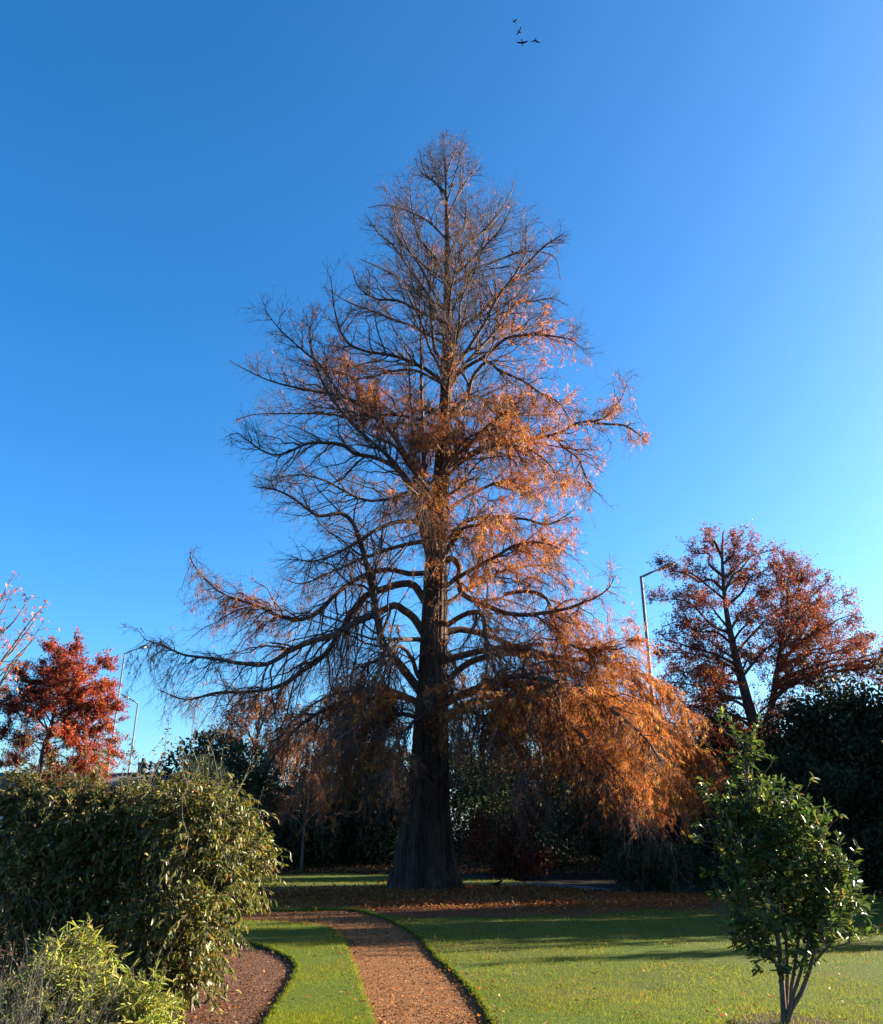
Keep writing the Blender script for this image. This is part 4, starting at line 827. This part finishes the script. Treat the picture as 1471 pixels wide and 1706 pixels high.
# ------------------------------------------------------------------ street lamps
def lamp(px, top, Y, arm, label, wpx):
    p = at(px, top, Y); x, z = p[0], p[2]; rb = max(.05, wpx * ppm(px, top, Y) / 2)
    root = empty('street_lamp', (x, Y, ZL), label, 'street lamp', 'road lamps beyond the garden')
    mb = MB(); P = np.array([(x, Y, ZL), (x, Y, 1.2), (x, Y, 1.25), (x, Y, z)]); tubes(mb, P[None], np.array([[rb * 1.9, rb * 1.9, rb * 1.35, rb]]), 12, cap=True); mb.build('pole', M['galv'], root, smooth=False)
    q = at(arm[0], arm[1], Y); dv = q - p
    mb = MB(); tubes(mb, np.array([[p - [0, 0, .05], p + dv * .5, q]]), np.array([[rb * .85, rb * .75, rb * .7]]), 10, cap=True); a = mb.build('arm', M['galv'], root)
    u = dv / np.linalg.norm(dv); mb = MB(); sd_ = nrm(np.cross(u, [0, 0, 1.])); up_ = np.cross(sd_, u)
    for k0, k1, h0, h1, w0 in ((0, .75, .12, .05, .17),):
        V = []
        for t, hh, ww in ((0, .05, .07), (.12, .10, .15), (.55, .09, .17), (.78, .04, .10)):
            c = q + u * (t - .03)
            V += [c - sd_ * ww - up_ * .04, c + sd_ * ww - up_ * .04, c + sd_ * ww * .7 + up_ * hh, c - sd_ * ww * .7 + up_ * hh]
        I = np.arange(16).reshape(4, 4); a_ = I[:-1]; b_ = np.roll(a_, -1, 1); c_ = I[1:]; d_ = np.roll(c_, -1, 1)
        mb.add(np.array(V), [np.stack([a_, b_, d_, c_], -1).reshape(-1, 4), I[[0]][:, ::-1], I[[3]]])
    h = mb.build('lamp_head', M['galv'], root)
    mb = MB(); c = q + u * .3 - up_ * .05; V = [c + u * sx * .2 + sd_ * sy * .11 - up_ * dz for dz in (0, .03) for sx, sy in ((-1, -1), (1, -1), (1, 1), (-1, 1))]
    mb.add(np.array(V), [np.array([[0, 1, 2, 3], [4, 7, 6, 5], [0, 4, 5, 1], [1, 5, 6, 2], [2, 6, 7, 3], [3, 7, 4, 0]])]); mb.build('lens', M['lens'], h)
lamp(1068, 960, 39., (1100, 948), 'tall grey street lamp whose arm points right into the oak', 5)
lamp(208, 1088, 58., (232, 1080), 'grey street lamp with arm to the right, half hidden by the crimson tree', 2.6)
lamp(230, 1171, 74., (214, 1163), 'farther grey street lamp with arm to the left above the roof', 2.6)

# ------------------------------------------------------------------ house behind the left shrubs
HY = 46.
a = at(-40, 1290, HY); b = at(300, 1287, HY)
rz = b[2]; ez = rz - 1.25; x0, x1 = a[0], b[0]; y0 = HY - 3.2; y1 = HY + 3.2
house = empty('house', ((x0 + x1) / 2, HY, ZL), 'white walled house with low dark slate roof just showing over the left shrubs', 'house')
def box(mb, lo, hi):
    (ax, ay, az), (bx, by, bz) = lo, hi
    V = [(ax, ay, az), (bx, ay, az), (bx, by, az), (ax, by, az), (ax, ay, bz), (bx, ay, bz), (bx, by, bz), (ax, by, bz)]
    mb.add(V, [np.array([[0, 3, 2, 1], [4, 5, 6, 7], [0, 1, 5, 4], [1, 2, 6, 5], [2, 3, 7, 6], [3, 0, 4, 7]])])
mb = MB(); box(mb, (x0 + .3, y0 + .35, ZL), (x1 - .3, y1 - .35, ez - .02))
for xx in (x0 + .3, x1 - .3): mb.add([(xx, y0 + .35, ez - .02), (xx, y1 - .35, ez - .02), (xx, HY, rz - .22)], [np.array([[0, 1, 2]])])
mb.build('wall', M['wall'], house)
mb = MB(); th = .14
for s in (-1, 1):
    ye = y0 if s < 0 else y1
    V = [(x0, ye, ez - .06), (x1, ye, ez - .06), (x1, HY, rz), (x0, HY, rz)]; V += [(x, y, z - th) for x, y, z in V]
    mb.add(V, [np.array([[0, 1, 2, 3], [4, 7, 6, 5], [0, 4, 5, 1], [1, 5, 6, 2], [3, 7, 4, 0]])])
roof = mb.build('roof', M['roof'], house)
mb = MB(); c = at(239, 1270, HY); box(mb, (c[0] - .2, HY - .2, rz - .3), (c[0] + .2, HY + .2, rz + .42)); box(mb, (c[0] - .24, HY - .24, rz + .422), (c[0] + .24, HY + .24, rz + .5)); tubes(mb, np.array([[(c[0], HY, rz + .5), (c[0], HY, rz + .75)]]), np.array([[.12, .1]]), 10, cap=True); mb.build('chimney', M['roof'], roof)
mb = MB(); tubes(mb, np.array([[(x0, y0 - .06, ez - .12), (x1, y0 - .06, ez - .12)]]), np.array([[.06, .06]]), 8, cap=True); mb.build('gutter', M['frame'], house)
for xc in (x0 + 2.2, x0 + 5.0, x0 + 8.4, x1 - 1.6):
    mb = MB(); yw = y0 + .35
    for lo, hi in (((xc - .6, yw - .05, 1.0), (xc + .6, yw + .02, 1.07)), ((xc - .6, yw - .05, 2.13), (xc + .6, yw + .02, 2.2)), ((xc - .6, yw - .05, 1.072), (xc - .53, yw + .02, 2.128)), ((xc + .53, yw - .05, 1.072), (xc + .6, yw + .02, 2.128)), ((xc - .03, yw - .05, 1.072), (xc + .03, yw + .02, 2.128))): box(mb, lo, hi)
    f = mb.build('window', M['frame'], house); mb = MB(); box(mb, (xc - .53, yw - .02, 1.07), (xc + .53, yw - .012, 2.13)); mb.build('pane', M['glass'], f)
xc = x0 + 6.7; mb = MB(); box(mb, (xc - .45, y0 + .3, ZL), (xc + .45, y0 + .352, 2.05)); d = mb.build('door', M['door'], house); mb = MB(); box(mb, (xc + .32, y0 + .24, .95), (xc + .36, y0 + .299, 1.07)); mb.build('handle', M['galv'], d)

# ------------------------------------------------------------------ birds
def loft(mb, rings):
    rings = np.asarray(rings); K, n, _ = rings.shape; i = np.arange(K * n).reshape(K, n); a = i[:-1]; b = np.roll(a, -1, 1); c = i[1:]; d = np.roll(c, -1, 1)
    mb.add(rings, [np.stack([a, b, d, c], -1).reshape(-1, 4), i[[0]][:, ::-1], i[[-1]]])
def ell(c, ry, rz, n=10):
    th = np.arange(n) * 2 * math.pi / n; return np.stack([np.full(n, c[0]), c[1] + ry * np.cos(th), c[2] + rz * np.sin(th)], 1)
def flying(px, py, Y, span, yaw, pitch, roll, lift, fold, label):
    p = at(px, py, Y)
    L = span * .56; mb = MB()
    loft(mb, [ell((t * L, 0, 0), r * L, r * L * .9) for t, r in ((.52, .01), (.44, .045), (.36, .075), (.26, .085), (.1, .115), (-.1, .11), (-.25, .07), (-.34, .04), (-.5, .075), (-.56, .07))])
    # flatten the tail end into a fan
    V = mb.v[0]; tl = V[:, 0] < -.4 * L; V[tl, 2] *= .15; V[tl, 1] *= 1.4
    for s in (-1, 1):
        st_ = [(0., .16, -.12), (.3, .20, -.13), (.62, .13, -.12), (.85, .02, -.14), (1., -.10, -.15)]
        rows = []
        for t, le, te in st_:
            y = s * (.07 * L + t * span * .46); z = lift * math.sin(t * 1.5) * span * .4; ch = 1 - fold * t
            rows.append([(le * L * ch, y, z + .012 * L * (1 - t)), (te * L * 1.1, y, z - .006 * L), ((le + te) * .5 * L, y, z + .03 * L * (1 - t * .7))])
        A = np.array(rows); i = np.arange(15).reshape(5, 3)
        q = []
        for k in range(4):
            for u_, v_ in ((0, 2), (2, 1), (1, 0)): q.append([i[k, u_], i[k, v_], i[k + 1, v_], i[k + 1, u_]])
        mb.add(A, [np.array(q), np.array([i[4]])])
    o = mb.build('flying_bird', M['bird'], smooth=False, loc=(0, 0, 0)); o.location = p; o.rotation_euler = (R(roll), R(pitch), R(yaw))
    return tag(o, label, 'bird', 'birds flying over the tree')
flying(857, 36, 25, .36, 40, 10, 25, .35, .3, 'topmost of the four small dark birds flying high above the tree')
flying(865, 53, 25, .38, 30, 5, -15, .6, .2, 'second dark bird from the top of the flock, its wings raised in a tick shape')
flying(870, 71, 25, .50, 75, 8, 12, .1, .1, 'lowest flying bird of the flock with wings stretched nearly flat')
flying(891, 67, 25, .46, 110, -5, -12, -.6, .1, 'rightmost flying bird of the flock with drooping bent wings')
bp_ = gnd(829, 1481); bo = empty('blackbird', (bp_[0], bp_[1], 0.), 'small black bird standing on the shaded lawn right of the big trunk', 'bird')
bp_[2] = 0
mb = MB(); k = 1.35
rg = [ell((t * k, 0, z * k), r * k, r * k * q) for t, z, r, q in ((-.19, .10, .016, .3), (-.14, .105, .02, .4), (-.085, .105, .03, .9), (-.03, .10, .048, 1), (.02, .105, .052, 1.05), (.055, .13, .040, 1.1), (.07, .155, .03, 1), (.085, .172, .03, 1), (.108, .178, .024, 1), (.122, .176, .01, 1))]
loft(mb, np.array(rg) + bp_)
mb.build('body', M['bird'], bo, smooth=True)
mb = MB(); tubes(mb, np.array([[(.118 * k, 0, .176 * k), (.15 * k, 0, .171 * k)]]) + bp_, np.array([[.007 * k, .001]]), 6); mb.build('beak', M['beak'], bo)
for s in (-1, 1):
    mb = MB(); tubes(mb, np.array([[(.0, s * .02 * k, .07 * k), (-.012 * k, s * .02 * k, .04 * k), (0, s * .02 * k, .003), (.03 * k, s * .02 * k, .003)]]) + bp_, np.full((1, 4), .004 * k), 5); mb.build('leg', M['bark_grey'], bo)
